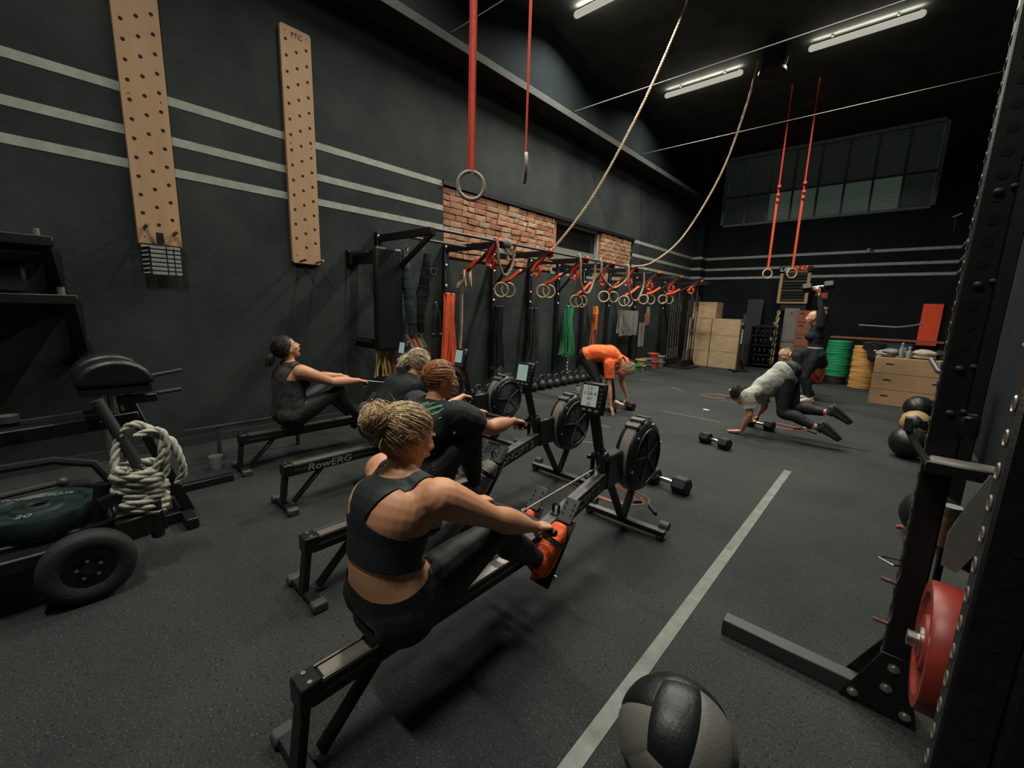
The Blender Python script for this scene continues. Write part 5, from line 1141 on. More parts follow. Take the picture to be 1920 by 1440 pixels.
R2 = rower(-2.07, .80, 0, 'second rowing machine, ridden by the person with auburn hair', .58, hnd=((-2.30, 2.22, .69), (-1.85, 2.22, .675)))
R3 = rower(-3.15, 1.09, 0, 'third rowing machine with word on its rear rail, ridden by the curly blonde', .78, hnd=((-3.38, 2.70, .62), (-2.92, 2.70, .62)), rail_text=True)
R4 = rower(-4.14, 1.09, 0, 'farthest rowing machine by the wall, ridden by the dark-haired woman', .42, hnd=((-4.37, 2.17, .69), (-3.92, 2.17, .685)))
t = thing('drinks_holder', 'small clear cup standing on the floor behind the farthest rower', 'cup', (-4.35, .92, 0)); mb = MB(); mb.revolve((0, 0, 0), (0, 0, 1), [(0, 0), (.04, 0), (.055, .12), (.05, .12), (.036, .01), (0, .01)], 16); mb.obj('cup', 'bottle', t)
mb = MB(); mb.bar((-4.55, .75, .33), (-4.55, 1.75, .33), .03, .03); mb.bar((-4.55, 1.0, .33), (-4.55, 1.0, 0), .03, .03); mb.bar((-4.55, 1.7, .33), (-4.55, 1.7, 0), .03, .03); o = mb.obj('floor_rail', 'steel_gry', bev=.003); tag(o, 'low dark steel rail on legs by the wall behind the farthest rower', 'rail')

# ---------------------------------------------------------------- people
def sring(c, t, lat, w, d, n=20, pw=2.0):
    """ellipse ring around c, normal t; lat is the wide direction"""
    t = t.normalized(); lat = (lat - t * lat.dot(t)).normalized(); dp = t.cross(lat); R = []
    for j in range(n):
        a = 2 * pi * j / n; ca, sa = cos(a), sin(a)
        R.append(c + lat * (math.copysign(abs(ca) ** (2 / pw), ca) * w) + dp * (math.copysign(abs(sa) ** (2 / pw), sa) * d))
    return R
def body_loft(mb, secs, lat, infl=0, n=20, pw=2.0, sub=3):
    """secs: (centre, half width, half depth); smooth tube with rounded ends"""
    C = [V(s[0]) for s in secs]; m = len(C); out = []
    def cr(a, b, c, d, t): return 0.5 * ((2 * b) + (c - a) * t + (2 * a - 5 * b + 4 * c - d) * t * t + (3 * b - a - 3 * c + d) * t ** 3)
    for i in range(m - 1):
        i0, i3 = max(i - 1, 0), min(i + 2, m - 1)
        for k in range(sub):
            t = k / sub; out.append((cr(C[i0], C[i], C[i + 1], C[i3], t), cr(secs[i0][1], secs[i][1], secs[i + 1][1], secs[i3][1], t), cr(secs[i0][2], secs[i][2], secs[i + 1][2], secs[i3][2], t)))
    out.append((C[-1], secs[-1][1], secs[-1][2])); rings = []
    def tan(i): return (out[min(i + 1, len(out) - 1)][0] - out[max(i - 1, 0)][0]).normalized()
    t0, t1 = tan(0), tan(len(out) - 1)
    for q in (.97, .8, .45): rings.append((out[0][0] - t0 * q * (min(out[0][1:]) + infl), (out[0][1] + infl) * sqrt(1 - q * q), (out[0][2] + infl) * sqrt(1 - q * q), t0))
    for i, (c, w, d) in enumerate(out): rings.append((c, w + infl, d + infl, tan(i)))
    for q in (.45, .8, .97): rings.append((out[-1][0] + t1 * q * (min(out[-1][1:]) + infl), (out[-1][1] + infl) * sqrt(1 - q * q), (out[-1][2] + infl) * sqrt(1 - q * q), t1))
    mb.loft([sring(c, t, lat, w, d, n, pw) for c, w, d, t in rings])
def solidify_mesh(mb, voxel, smooth_it=3, fac=.5, name='m'):
    me = bpy.data.meshes.new(name); me.from_pydata([tuple(p) for p in mb.v], [], mb.f)
    bm = bmesh.new(); bm.from_mesh(me); bmesh.ops.recalc_face_normals(bm, faces=bm.faces); bm.to_mesh(me); bm.free()
    o = bpy.data.objects.new(name, me); COL.objects.link(o)
    r = o.modifiers.new('r', 'REMESH'); r.mode = 'VOXEL'; r.voxel_size = voxel; r.use_smooth_shade = True
    s = o.modifiers.new('s', 'SMOOTH'); s.iterations = smooth_it; s.factor = fac
    bpy.context.view_layer.update()
    out = bpy.data.meshes.new_from_object(o.evaluated_get(bpy.context.evaluated_depsgraph_get()))
    bpy.data.objects.remove(o, do_unlink=True); bpy.data.meshes.remove(me)
    return out
def clip(me, f, name='clipped'):
    """keep the part of a mesh where f(p) > 0, with clean cut edges"""
    vs = [V(v.co) for v in me.vertices]; val = [f(p) for p in vs]; nv = []; idx = {}; ed = {}; fs = []
    def gv(i):
        if i not in idx: idx[i] = len(nv); nv.append(vs[i])
        return idx[i]
    def ge(i, j):
        k = (min(i, j), max(i, j))
        if k not in ed: t = val[i] / (val[i] - val[j]); ed[k] = len(nv); nv.append(vs[i].lerp(vs[j], t))
        return ed[k]
    for p in me.polygons:
        iv = list(p.vertices); s = [val[i] > 0 for i in iv]
        if all(s): fs.append([gv(i) for i in iv]); continue
        if not any(s): continue
        o = []
        for a in range(len(iv)):
            i, j = iv[a], iv[(a + 1) % len(iv)]
            if val[i] > 0: o.append(gv(i))
            if (val[i] > 0) != (val[j] > 0): o.append(ge(i, j))
        if len(o) > 2: fs.append(o)
    m = bpy.data.meshes.new(name); m.from_pydata([tuple(p) for p in nv], [], fs); m.polygons.foreach_set('use_smooth', [True] * len(fs))
    return m
def wrinkle(me, amp, sc, seed=0, st=(1, 1, 1)):
    me.update(); nr = [V(v.normal) for v in me.vertices]
    for v, n in zip(me.vertices, nr):
        p = V((v.co.x * st[0], v.co.y * st[1], v.co.z * st[2])) * sc + V((seed, 0, 0))
        v.co = v.co + n * amp * (noise.noise(p) + .5 * noise.noise(p * 2.3))
def L(a, b, t): return V(a).lerp(V(b), t)

class Person:
    def __init__(s, J, vox=.007, build=1.0, fem=True, sc=1.0, ab=1.0):
        s.J = {k: (V(v) if isinstance(v, (tuple, list)) and len(v) == 3 and not isinstance(v[0], (tuple, list)) else v) for k, v in J.items()}
        s.vox, s.b, s.fem, s.sc = vox, build, fem, sc; s.ab = ab; s.gl = .045
        s.lat = s.J['lat'].normalized(); s.root = None
    def torso(s, mb, infl=0, top=True):
        J, b, q = s.J, s.b, s.sc; hip, wa, ch, nk = J['hip'], J['waist'], J['chest'], J['neck']
        dn = (hip - wa).normalized()
        body_loft(mb, [(hip + dn * .075 * q, .12 * b * q, .095 * b * q), (hip, .172 * b * q, .118 * b * q), (L(hip, wa, .5), .158 * b * q, .108 * b * q), (wa, .132 * b * q, .092 * b * q), (L(wa, ch, .5), .140 * b * q, .100 * b * q), (ch, .155 * b * q, .112 * b * q), (L(ch, nk, .55), .135 * b * q, .090 * b * q), (L(ch, nk, .85), .085 * q, .068 * q)], s.lat, infl, 28, 2.25)
        up = (nk - ch).normalized(); fw = J['fwd'] if 'fwd' in J else s.lat.cross(up) * -1
        if s.fem:
            for sg in (-1, 1): mb.sph(L(wa, ch, .80) + s.lat * sg * .070 * q + fw * .085 * b * q, (.066 * q * b + infl,) * 3, 16, 10)
        for sg in (-1, 1):   # glutes, trapezius
            mb.sph(hip + s.lat * sg * .085 * q * b - fw * s.gl * q + dn * .02, (.098 * q * b + infl,) * 3, 16, 10)
            sh = J['shR'] if sg > 0 else J['shL']
            body_loft(mb, [(nk + up * .035 * q, .036 * q, .036 * q), (L(nk, sh, .30), .046 * q, .046 * q), (L(nk, sh, .7) - up * .008, .050 * q, .052 * q), (sh - up * .006, .050 * q * b, .052 * q * b)], s.J['fw_'] if 'fw_' in J else fw, infl, 14)
            body_loft(mb, [(L(sh, ch, .12), .056 * q * b, .056 * q * b), (L(sh, ch, .55) - up * .03, .075 * q * b, .072 * q * b), (ch - up * .06 + s.lat * sg * .06 * q, .07 * q * b, .078 * q * b)], s.lat, infl, 14)
    def arm(s, mb, S, infl=0, frac=1.0):
        J, b, q = s.J, s.b * s.ab, s.sc; sh, el, wr = J['sh' + S], J['el' + S], J['wr' + S]
        se = [(sh, .055 * b, .055 * b), (L(sh, el, .25), .052 * b, .054 * b), (L(sh, el, .55), .045 * b, .047 * b), (L(sh, el, .85), .037 * b, .038 * b), (el, .036 * b, .036 * b)]
        if frac > 1: pass
        se2 = [(L(el, wr, .12), .039 * b, .038 * b), (L(el, wr, .3), .042 * b, .038 * b), (L(el, wr, .6), .034 * b, .031 * b), (L(el, wr, .88), .027, .022), (wr, .027, .021)]
        if frac < .5: se = [(sh, .055 * b, .055 * b), (L(sh, el, .3), .054 * b, .055 * b), (L(sh, el, .62), .049 * b, .05 * b), (L(sh, el, .9), .045 * b, .045 * b)]; se2 = []
        body_loft(mb, [(c, w * q, d * q) for c, w, d in se + se2], V((0, 0, 1)) if abs((wr - el).normalized().z) < .8 else s.lat, infl, 16)
    def leg(s, mb, S, infl=0, foot=True):
        J, b, q = s.J, s.b, s.sc; h, k, a = J['hp' + S], J['kn' + S], J['an' + S]
        d = (k - h).normalized(); bk = (a - k).normalized(); cf = (h - k).normalized() * .018 * q + bk * 0
        se = [(h, .092 * b, .098 * b), (L(h, k, .25), .088 * b, .092 * b), (L(h, k, .55), .074 * b, .077 * b), (L(h, k, .85), .057 * b, .058 * b), (k, .055 * b, .055 * b), (L(k, a, .13), .052 * b, .052 * b), (L(k, a, .32) + cf, .056 * b, .058 * b), (L(k, a, .6) + cf * .4, .045 * b, .046 * b), (L(k, a, .88), .034, .036), (a, .034, .038)]
        body_loft(mb, [(c, w * q, dd * q) for c, w, dd in se], s.lat, infl, 18)
    def foot(s, mb, S, infl=0, w=1.0):
        J, q = s.J, s.sc; a, d, u = J['an' + S], V(J['ft' + S][0]).normalized(), V(J['ft' + S][1]).normalized(); so = a - u * .078 * q
        lat = d.cross(u)
        body_loft(mb, [(so + d * x * q + u * h * q, ww * w * q, hh * q) for x, h, ww, hh in ((-.045, .038, .027, .030), (.0, .045, .032, .042), (.05, .044, .036, .040), (.10, .034, .041, .030), (.15, .026, .044, .022), (.185, .021, .038, .017))], lat, infl, 16, 2.4)
    def hand(s, mb, S):
        J, q = s.J, s.sc; w = J['wr' + S]; d, n = V(J['hd' + S][0]).normalized(), V(J['hd' + S][1]); n = (n - d * n.dot(d)).normalized(); curl = J['hd' + S][2]
        l = n.cross(d).normalized(); side = J['hd' + S][3]       # side: +1 puts the thumb on +l
        q *= .97
        body_loft(mb, [(w, .026 * q, .019 * q), (w + d * .02 * q, .028 * q, .017 * q), (w + d * .045 * q, .037 * q, .016 * q), (w + d * .078 * q, .040 * q, .0145 * q)], l, 0, 14, 2.6)
        for i in range(4):
            off = (1.5 - i) * .0205 * q * side; ln = (.92, 1.06, 1.0, .80)[i] * q; p = w + d * (.078 + (.004, .008, .005, -.004)[i]) * q + l * off
            dd = d.copy(); nn = n.copy(); pts = [p - d * .02 * q, p]; r0 = .0093 * q
            for k, sl in enumerate((.044, .027, .022)):
                an = curl * (.75, 1.0, .8)[k]; dd2 = dd * cos(an) + nn * sin(an); nn = nn * cos(an) - dd * sin(an); dd = dd2.normalized(); p = p + dd * sl * ln; pts.append(p)
            body_loft(mb, [(pp, r0 * f, r0 * f) for pp, f in zip(pts, (1.0, 1.02, .95, .88, .78))], l, 0, 10, 2.0, 2)
        tl = l * side; p0 = w + d * .022 * q + tl * .020 * q; t1 = (d * .65 + tl * .75 + n * (.25 + .4 * min(1, curl))).normalized(); p1 = p0 + t1 * .038 * q; t2 = (d * .8 + tl * (.35 - .3 * min(1, curl)) + n * (.2 + .7 * min(1, curl))).normalized(); p2 = p1 + t2 * .032 * q; p3 = p2 + (t2 * .8 + n * .3 * min(1, curl)).normalized() * .024 * q
        body_loft(mb, [(p0, .0145 * q, .013 * q), (p1, .0125 * q, .012 * q), (p2, .011 * q, .0105 * q), (p3, .0095 * q, .009 * q)], n, 0, 10, 2.0, 2)
    def headf(s):
        J = s.J; f, u = V(J['hf']).normalized(), V(J['hu']); u = (u - f * u.dot(f)).normalized(); return J['head'], f, u, f.cross(u)
    def head(s, mb):
        c, f, u, l = s.headf(); q = s.sc; Rm = Matrix((l, f, u)).transposed()
        def P(x, y, z): return c + (l * x + f * y + u * z) * q
        mb.sph(P(0, -.012, .028), (.073 * q, .092 * q, .086 * q), 24, 16, Rm)
        body_loft(mb, [(P(0, .012, .05), .062 * q, .072 * q), (P(0, .022, .0), .062 * q, .066 * q), (P(0, .030, -.04), .054 * q, .056 * q), (P(0, .042, -.075), .036 * q, .038 * q), (P(0, .052, -.092), .020 * q, .022 * q)], l, 0, 20, 2.2)
        mb.sph(P(0, .074, .028), (.046 * q, .018 * q, .012 * q), 14, 8, Rm)                  # brow
        for sg in (-1, 1):
            mb.sph(P(sg * .034, .064, -.018), (.022 * q, .020 * q, .019 * q), 12, 8, Rm)     # cheek
            mb.sph(P(sg * .073, .0, -.002), (.009 * q, .020 * q, .031 * q), 12, 8, Rm); mb.sph(P(sg * .071, .006, -.030), (.007 * q, .009 * q, .012 * q), 10, 6, Rm)   # ear
        body_loft(mb, [(P(0, .086, .018), .008 * q, .008 * q), (P(0, .097, -.004), .010 * q, .010 * q), (P(0, .104, -.022), .0155 * q, .0125 * q)], l, 0, 12)
        for sg in (-1, 1): mb.sph(P(sg * .012, .096, -.027), (.008 * q, .009 * q, .007 * q), 10, 6, Rm)
        mb.sph(P(0, .088, -.048), (.023 * q, .011 * q, .007 * q), 12, 8, Rm); mb.sph(P(0, .086, -.058), (.019 * q, .011 * q, .008 * q), 12, 8, Rm)
        nk = s.J['neck']; mid = L(nk, c, .5)
        body_loft(mb, [(nk - (c - nk).normalized() * .03, .064 * q, .062 * q), (L(nk, P(0, -.02, -.03), .35), .053 * q, .053 * q), (L(nk, P(0, -.018, -.03), .75), .050 * q, .052 * q), (P(0, -.015, -.01), .052 * q, .054 * q)], l, 0, 18)
    def build(s, lab, skin='skin'):
        mb = MB(); s.torso(mb)
        for S in 'RL': s.arm(mb, S); s.leg(mb, S); s.foot(mb, S); s.hand(mb, S)
        s.head(mb); me = solidify_mesh(mb, s.vox, 3, .5, 'person')
        xs = [v.co.x for v in me.vertices]; ys = [v.co.y for v in me.vertices]; zs = [v.co.z for v in me.vertices]
        s.off = V(((min(xs) + max(xs)) / 2, (min(ys) + max(ys)) / 2, min(zs))); me.transform(Matrix.Translation(-s.off)); me.materials.clear(); me.materials.append(M[skin])
        me.polygons.foreach_set('use_smooth', [True] * len(me.polygons))
        s.root = link('person', me, None, s.off); tag(s.root, lab, 'person')
        c, f, u, l = s.headf(); q = s.sc
        for sg in (-1, 1):
            mb = MB(); mb.sph(c + (l * sg * .031 + f * .073 + u * .003) * q, .0125 * q, 12, 8); s.part(mb, 'eye', 'eye')
            mb = MB(); mb.sph(c + (l * sg * .031 + f * .0815 + u * .003) * q, .0058 * q, 8, 6); s.part(mb, 'iris', 'iris')
            mb = MB(); mb.tube([c + (l * (sg * x) + f * y + u * z) * q for x, y, z in ((.014, .090, .026), (.030, .090, .032), (.046, .080, .027))], [.0022 * q, .003 * q, .0015 * q], 5); s.part(mb, 'eyebrow', s.brow if hasattr(s, 'brow') else 'hair_au')
        mb = MB(); mb.sph(c + (f * .0945 + u * -.053) * q, (.018 * q, .006 * q, .006 * q), 12, 6, Matrix((l, f, u)).transposed()); s.part(mb, 'lips', 'lips')
        return s.root
    def part(s, mb, name, m, **k): mb.xf(Matrix.Translation(-s.off)); return mb.obj(name, m, s.root, **({'smooth': 80} | k))
    def mpart(s, me, name, m, thick=0):
        me.transform(Matrix.Translation(-s.off)); me.materials.clear(); me.materials.append(M[m]); o = link(name, me, s.root)
        if thick: k = o.modifiers.new('t', 'SOLIDIFY'); k.thickness = thick; k.offset = -1
        return o
    def leggings(s, m, infl=.006, top=.5, ankle=.93, wr=.0025, name='leggings', near=(.45, .6, .75, .9, 1.0)):
        mb = MB(); s.torso(mb, infl)
        for S in 'RL': s.leg(mb, S, infl)
        me = solidify_mesh(mb, s.vox, 3, .5); J = s.J; wn = (J['waist'] - J['hip']).normalized(); wp = L(J['hip'], J['waist'], top)
        def f(p):
            v = (wp - p).dot(wn)
            for S in 'RL':
                kn, an = J['kn' + S], J['an' + S]; d = (an - kn).normalized(); e = kn.lerp(an, ankle)
                if (p - an).length < .2: v = min(v, (e - p).dot(d)) if (p - e).length < .25 else v
            # a limb in front of the waist plane still belongs to the legs
            if v < 0:
                dl = min((p - L(J['hp' + S], J['kn' + S], tt)).length for S in 'RL' for tt in near); dl2 = min((p - L(J['kn' + S], J['an' + S], tt)).length for S in 'RL' for tt in (0, .25, .5, .7))
                if min(dl, dl2) < .10 * s.b + .02 and (p - wp).dot(wn) < .5: v = max(v, .10 * s.b + .02 - min(dl, dl2))
                for S in 'RL':
                    kn, an = J['kn' + S], J['an' + S]; e = kn.lerp(an, ankle)
                    if (p - e).length < .12: v = min(v, (e - p).dot((an - kn).normalized()))
            return v
        me2 = clip(me, f); wrinkle(me2, wr, 14); return s.mpart(me2, name, m)
    def top(s, m, infl=.012, hem=.35, sleeve=.55, wr=.008, name='shirt', seed=0, neckr=.085, st=(1, 1, 1), sleeveless=False, loose=0):
        mb = MB(); s.torso(mb, infl)
        J = s.J
        if loose:
            wn = (J['waist'] - J['hip']).normalized(); fw = J.get('fwd', V((0, 1, 0)))
            body_loft(mb, [(L(J['hip'], J['waist'], .1), .17 * s.b * s.sc + loose, .12 * s.b * s.sc + loose), (L(J['hip'], J['waist'], .8), .155 * s.b * s.sc + loose, .11 * s.b * s.sc + loose), (J['chest'], .16 * s.b * s.sc + loose * .5, .115 * s.b * s.sc + loose * .5)], s.lat, 0, 28, 2.2)
        if not sleeveless:
            for S in 'RL': s.arm(mb, S, infl + .006, .4 if sleeve < 1 else 1)
        me = solidify_mesh(mb, s.vox, 3, .5); hp = L(J['hip'], J['waist'], hem); wn = (J['waist'] - J['hip']).normalized(); nk = J['neck']; up = (nk - J['chest']).normalized()
        def f(p):
            v = (p - hp).dot(wn) if (p - hp).length < .45 else 1
            v = min(v, (p - (nk + up * .035)).length - neckr)
            for S in 'RL':
                sh, el = J['sh' + S], J['el' + S]; d = (el - sh).normalized(); t = (p - sh).dot(d); ln = (el - sh).length
                rad = (p - sh - d * t).length
                if sleeveless:
                    o = s.lat * (1 if S == 'R' else -1); v = min(v, max(.0 - ((p - sh).dot(o) + .030), (sh - p).dot(up) - .085))
                elif sleeve < 1 and rad < .13 and t > ln * .3: v = min(v, ln * sleeve - t) if rad < .10 else v
            return v
        me2 = clip(me, f); wrinkle(me2, wr, 9, seed, st); return s.mpart(me2, name, m)
    def shoes(s, m, sole='sole_w', kn=True, band=None):
        for S in 'RL':
            J, q = s.J, s.sc; a, d, u = J['an' + S], V(J['ft' + S][0]).normalized(), V(J['ft' + S][1]).normalized(); so = a - u * .078 * q; lat = d.cross(u)
            mb = MB(); s.foot(mb, S, .007, 1.0); body_loft(mb, [(a - u * .03 - d * .012, .036 * q, .045 * q), (a + u * .025 - d * .012, .037 * q, .044 * q)], lat, .005, 14)
            me = solidify_mesh(mb, max(.005, s.vox * .8), 2); e = a + u * .032; me = clip(me, lambda p: (e - p).dot(u)); wrinkle(me, .002, 50); sh = s.mpart(me, 'shoe', m)
            mb = MB(); mb.loft([sring(so + u * h * q + d * .070 * q, u, d, .135 * q * f, .042 * q * f, 24, 2.6) for h, f in ((-.020, .96), (-.012, 1.03), (.004, 1.03), (.010, .95))]); mb.xf(Matrix.Translation(-s.off)); mb.obj('sole', sole, sh, smooth=60)
            mb = MB()
            for k in range(4): c = so + d * (.06 + k * .022) * q + u * (.087 - k * .012) * q; mb.tube([c - lat * .022 * q - u * .006, c + u * .004, c + lat * .022 * q - u * .006], .0025 * q, 4)
            mb.xf(Matrix.Translation(-s.off)); mb.obj('laces', sole, sh)
    # ---- hair
    def hair(s, m, tie, tail='bun', n=170, seed=0, cap=.010, line=(.66, -.75, .004), wild=.004, bunr=.045, curly=0, taildir=None, tlen=.22, fly=40):
        c, f, u, l = s.headf(); q = s.sc; Rm = Matrix((l, f, u)).transposed(); r = random.Random(seed)
        mb = MB(); mb.sph(c + (f * -.012 + u * .030) * q, ((.074 + cap) * q, (.092 + cap) * q, (.086 + cap) * q), 40, 28, Rm)
        me = bpy.data.meshes.new('h'); me.from_pydata([tuple(p) for p in mb.v], [], mb.f)
        nn = (u * line[0] + f * line[1])
        me2 = clip(me, lambda p: (p - c).dot(nn) + line[2] * q + .004 * noise.noise(p * 60)); wrinkle(me2, .004, 40, seed)
        hp = s.mpart(me2, 'hair', m)
        tp = c + (l * tie[0] + f * tie[1] + u * tie[2]) * q; hc = c + (f * -.012 + u * .030) * q; mb = MB()
        rad = lambda d: 1 / sqrt((d.dot(l) / (.074 + cap)) ** 2 + (d.dot(f) / (.092 + cap)) ** 2 + (d.dot(u) / (.086 + cap)) ** 2) * q
        td = (tp - hc).normalized()
        for i in range(n):
            for _ in range(30):
                d0 = V((r.gauss(0, 1), r.gauss(0, 1), r.gauss(0, 1))).normalized(); p0 = hc + d0 * rad(d0)
                if (p0 - c).dot(nn) + line[2] * q > 0: break
            # push start to the hairline, away from the tie
            pts = []; K = 8; w = V((r.uniform(-1, 1), r.uniform(-1, 1), r.uniform(-1, 1))) * wild
            for k in range(K + 1):
                t = k / K; d = (d0 * (1 - t) + td * t)
                if d.length < .05: d = td.copy()
                d.normalize(); lift = (.002 + .004 * r.random()) * q + .006 * sin(pi * t) * q * r.random()
                pp = hc + d * (rad(d) + lift) + w * sin(t * pi)
                if curly: pp += V((r.uniform(-1, 1), r.uniform(-1, 1), r.uniform(-1, 1))) * curly
                pts.append(pp)
            pts[-1] = tp + V((r.uniform(-1, 1), r.uniform(-1, 1), r.uniform(-1, 1))) * .008
            rr = r.uniform(.0010, .0021) * q; mb.tube(pts, [rr * .6] + [rr] * (K - 1) + [rr * .7], 3)
        mb.xf(Matrix.Translation(-s.off)); mb.obj('strands', m, hp, smooth=80, kind='stuff')
        mb = MB()
        if tail == 'bun':
            mb.sph(tp + td * bunr * .5 * q, (bunr * .9 * q,) * 3, 16, 12)
            for i in range(220):
                a0 = r.uniform(0, 2 * pi); ax = (td + V((r.uniform(-1, 1), r.uniform(-1, 1), r.uniform(-1, 1))) * .8).normalized(); A, B = frame(ax); rr = bunr * r.uniform(.7, 1.12) * q; ctr = tp + td * bunr * .5 * q + V((r.uniform(-1, 1), r.uniform(-1, 1), r.uniform(-1, 1))) * .008
                span = r.uniform(1.2, 4.5); K = 9
                mb.tube([ctr + (A * cos(a0 + span * k / K) + B * sin(a0 + span * k / K)) * rr + td * .004 * sin(k) for k in range(K + 1)], r.uniform(.0010, .0022) * q, 3)
        elif tail == 'pony':
            dn = V(taildir).normalized() if taildir else V((0, 0, -1))
            for i in range(190):
                o = V((r.uniform(-1, 1), r.uniform(-1, 1), r.uniform(-1, 1))) * .03; K = 8; ln = tlen * r.uniform(.6, 1.05); pts = []
                for k in range(K + 1):
                    t = k / K; pp = tp + td * .022 * sin(min(1, t * 1.8) * pi / 2) * q + dn * ln * t * t * .35 + dn * ln * t * .65 + o * sin(t * pi * .7)
                    if curly: pp += V((sin(t * 14 + i), cos(t * 12 + i * 2), sin(i + t * 9))) * curly * 1.2
                    pts.append(pp)
                mb.tube(pts, [.0030 * q] * K + [.0008], 3)
        for i in range(fly):
            d0 = (td + V((r.gauss(0, 1), r.gauss(0, 1), r.gauss(0, 1))) * .8).normalized(); p0 = hc + d0 * rad(d0); g = V((r.uniform(-1, 1), r.uniform(-1, 1), r.uniform(-.6, 1)))
            mb.tube([p0, p0 + d0 * .012 + g * .006, p0 + d0 * .022 + g * .022, p0 + d0 * .026 + g * .042], [.0014, .0012, .0009, .0005], 3)
        if mb.v: mb.xf(Matrix.Translation(-s.off)); mb.obj('bun' if tail == 'bun' else 'ponytail', m, s.root, smooth=80, kind='stuff')
        mb = MB(); mb.torus(tp + td * .004, .020 * q, .006 * q, td, 18, 6); s.part(mb, 'hair_tie', 'strapd')
def rowfeet(yo, xc, sp=.105):
    d, u = V((0, .632, .775)), V((0, -.775, .632)); c = V((0, yo + 1.125, .2275)) + u * .108 + d * .015
    return V((xc + sp, c.y, c.z)), V((xc - sp, c.y, c.z)), (d, u)
def knee(h, a, l1=.42, l2=.42, pole=V((0, 0, 1))):
    d = a - h; D = min(d.length, (l1 + l2) * .999); dn = d.normalized(); x = (l1 * l1 - l2 * l2 + D * D) / (2 * D); y = sqrt(max(0, l1 * l1 - x * x)); p = (pole - dn * pole.dot(dn)).normalized(); return h + dn * x + p * y
def elbow(sh, wr, l1=.285, l2=.26, pole=V((0, 0, -1))): return knee(sh, wr, l1, l2, pole)
FD = V((0, .97, -.24)); PN = V((0, -.24, -.97))
def grip(x, y, z, s): w = V((x, y, z)) - FD * .086 - PN * .026; return w
def rowing(xc, yo, hip, waist, chest, neck, head, hf, hu, shw, shy, shz, handle, kx=.12, l1=.42, l2=.42, pR=(.35, 0, -1), pL=(-.35, 0, -1), gx=.19, la=(.285, .26)):
    aR, aL, ft = rowfeet(yo, xc); J = dict(lat=V((1, 0, 0)), fwd=V((0, 1, 0)), hip=hip, waist=waist, chest=chest, neck=neck, head=head, hf=hf, hu=hu)
    J['shR'], J['shL'] = V((xc + shw, shy, shz)), V((xc - shw, shy - .0, shz - .005))
    h0, h1 = handle; m = (V(h0) + V(h1)) / 2
    for S, sg in (('R', 1), ('L', -1)):
        J['wr' + S] = grip(m.x + sg * gx, m.y, m.z, S); J['el' + S] = elbow(J['sh' + S], J['wr' + S], la[0], la[1], V(pR if sg > 0 else pL)); J['hd' + S] = (FD, PN, 1.25, -sg)
        J['hp' + S] = V((xc + sg * .088, hip[1] + .02, hip[2] - .015)); J['an' + S] = aR if sg > 0 else aL; J['kn' + S] = knee(J['hp' + S], J['an' + S], l1, l2, V((sg * kx, 0, 1))); J['ft' + S] = ft
    return J
# nearest rower: blonde bun, sports bra
P1 = Person(rowing(-1.23, .44, (-1.225, .755, .475), (-1.225, .72, .625), (-1.235, .76, .795), (-1.245, .81, .90), (-1.26, .85, 1.018), (.10, .96, -.22), (0, .2, .98), .175, .835, .868, ((-1.47, 1.44, .505), (-1.01, 1.44, .515)), kx=.10, l1=.425, l2=.425, la=(.30, .27)), .0056, 1.12, ab=1.13)
P1.brow = 'hair_bl'; P1.gl = .02
P1.build('woman rowing nearest the camera in dark sports bra, black leggings and orange shoes', 'skin')
P1.leggings('legging', .006, .62, .93)
def bra(p):
    J = P1.J; mb = MB(); p1 = P1; p1.torso(mb, .0065); me = solidify_mesh(mb, .0056, 3, .5); c, n = J['chest'], J['neck']; up = (J['chest'] - J['waist']).normalized(); z0 = L(J['waist'], J['chest'], .0)
    def f(q):
        h = (q - z0).dot(up); side = abs((q - c).dot(V((1, 0, 0)))); back = (q - L(c, z0, .5)).y < 0
        w = .30 if h < .095 else (.048 + .25 * max(0, 1 - (h - .095) / .06) ** 1.6 if h < .155 else (.048 + max(0, h - .165) * .42 if back else .10 + max(0, h - .2) * .2))
        v = min(h, w - side)
        nd = (q - (n + up * .03)).length - .088
        return min(v, nd)
    me2 = clip(me, f); return P1.mpart(me2, 'sports_bra', 'bra', .004)
BRA = bra(P1)
P1.shoes('shoe_o', 'shoe_o')
P1.hair('hair_bl', (-.01, -.105, .062), 'bun', 620, 5, .013, (.62, -.74, .006), .005, .052, 0, fly=90)
mb = MB(); mb.torus(P1.J['wrL'] + V((0, -.02, .01)), .027, .004, FD, 20, 6); P1.part(mb, 'bracelet', 'chrome')

# second rower
P2 = Person(rowing(-2.07, .80, (-2.07, 1.39, .475), (-2.07, 1.40, .625), (-2.06, 1.485, .79), (-2.055, 1.575, .90), (-2.05, 1.63, 1.045), (.45, .88, -.10), (0, .1, .99), .195, 1.60, .865, ((-2.30, 2.22, .69), (-1.85, 2.22, .675)), kx=.22, l1=.42, l2=.42, la=(.30, .275)), .007, 1.2, ab=1.12)
P2.brow = 'hair_au'; P2.build('person rowing second from the camera in a black tee with green print', 'skin_t')
P2.leggings('legging', .008, .6, .93); TEE2 = P2.top('tee_k', .014, .05, .62, .009, 't_shirt', 3)
P2.shoes('shoe_g', 'shoe_w')
P2.hair('hair_au', (0, -.092, .02), 'bun', 420, 8, .007, (.66, -.75, .006), .002, .026, 0, fly=8)
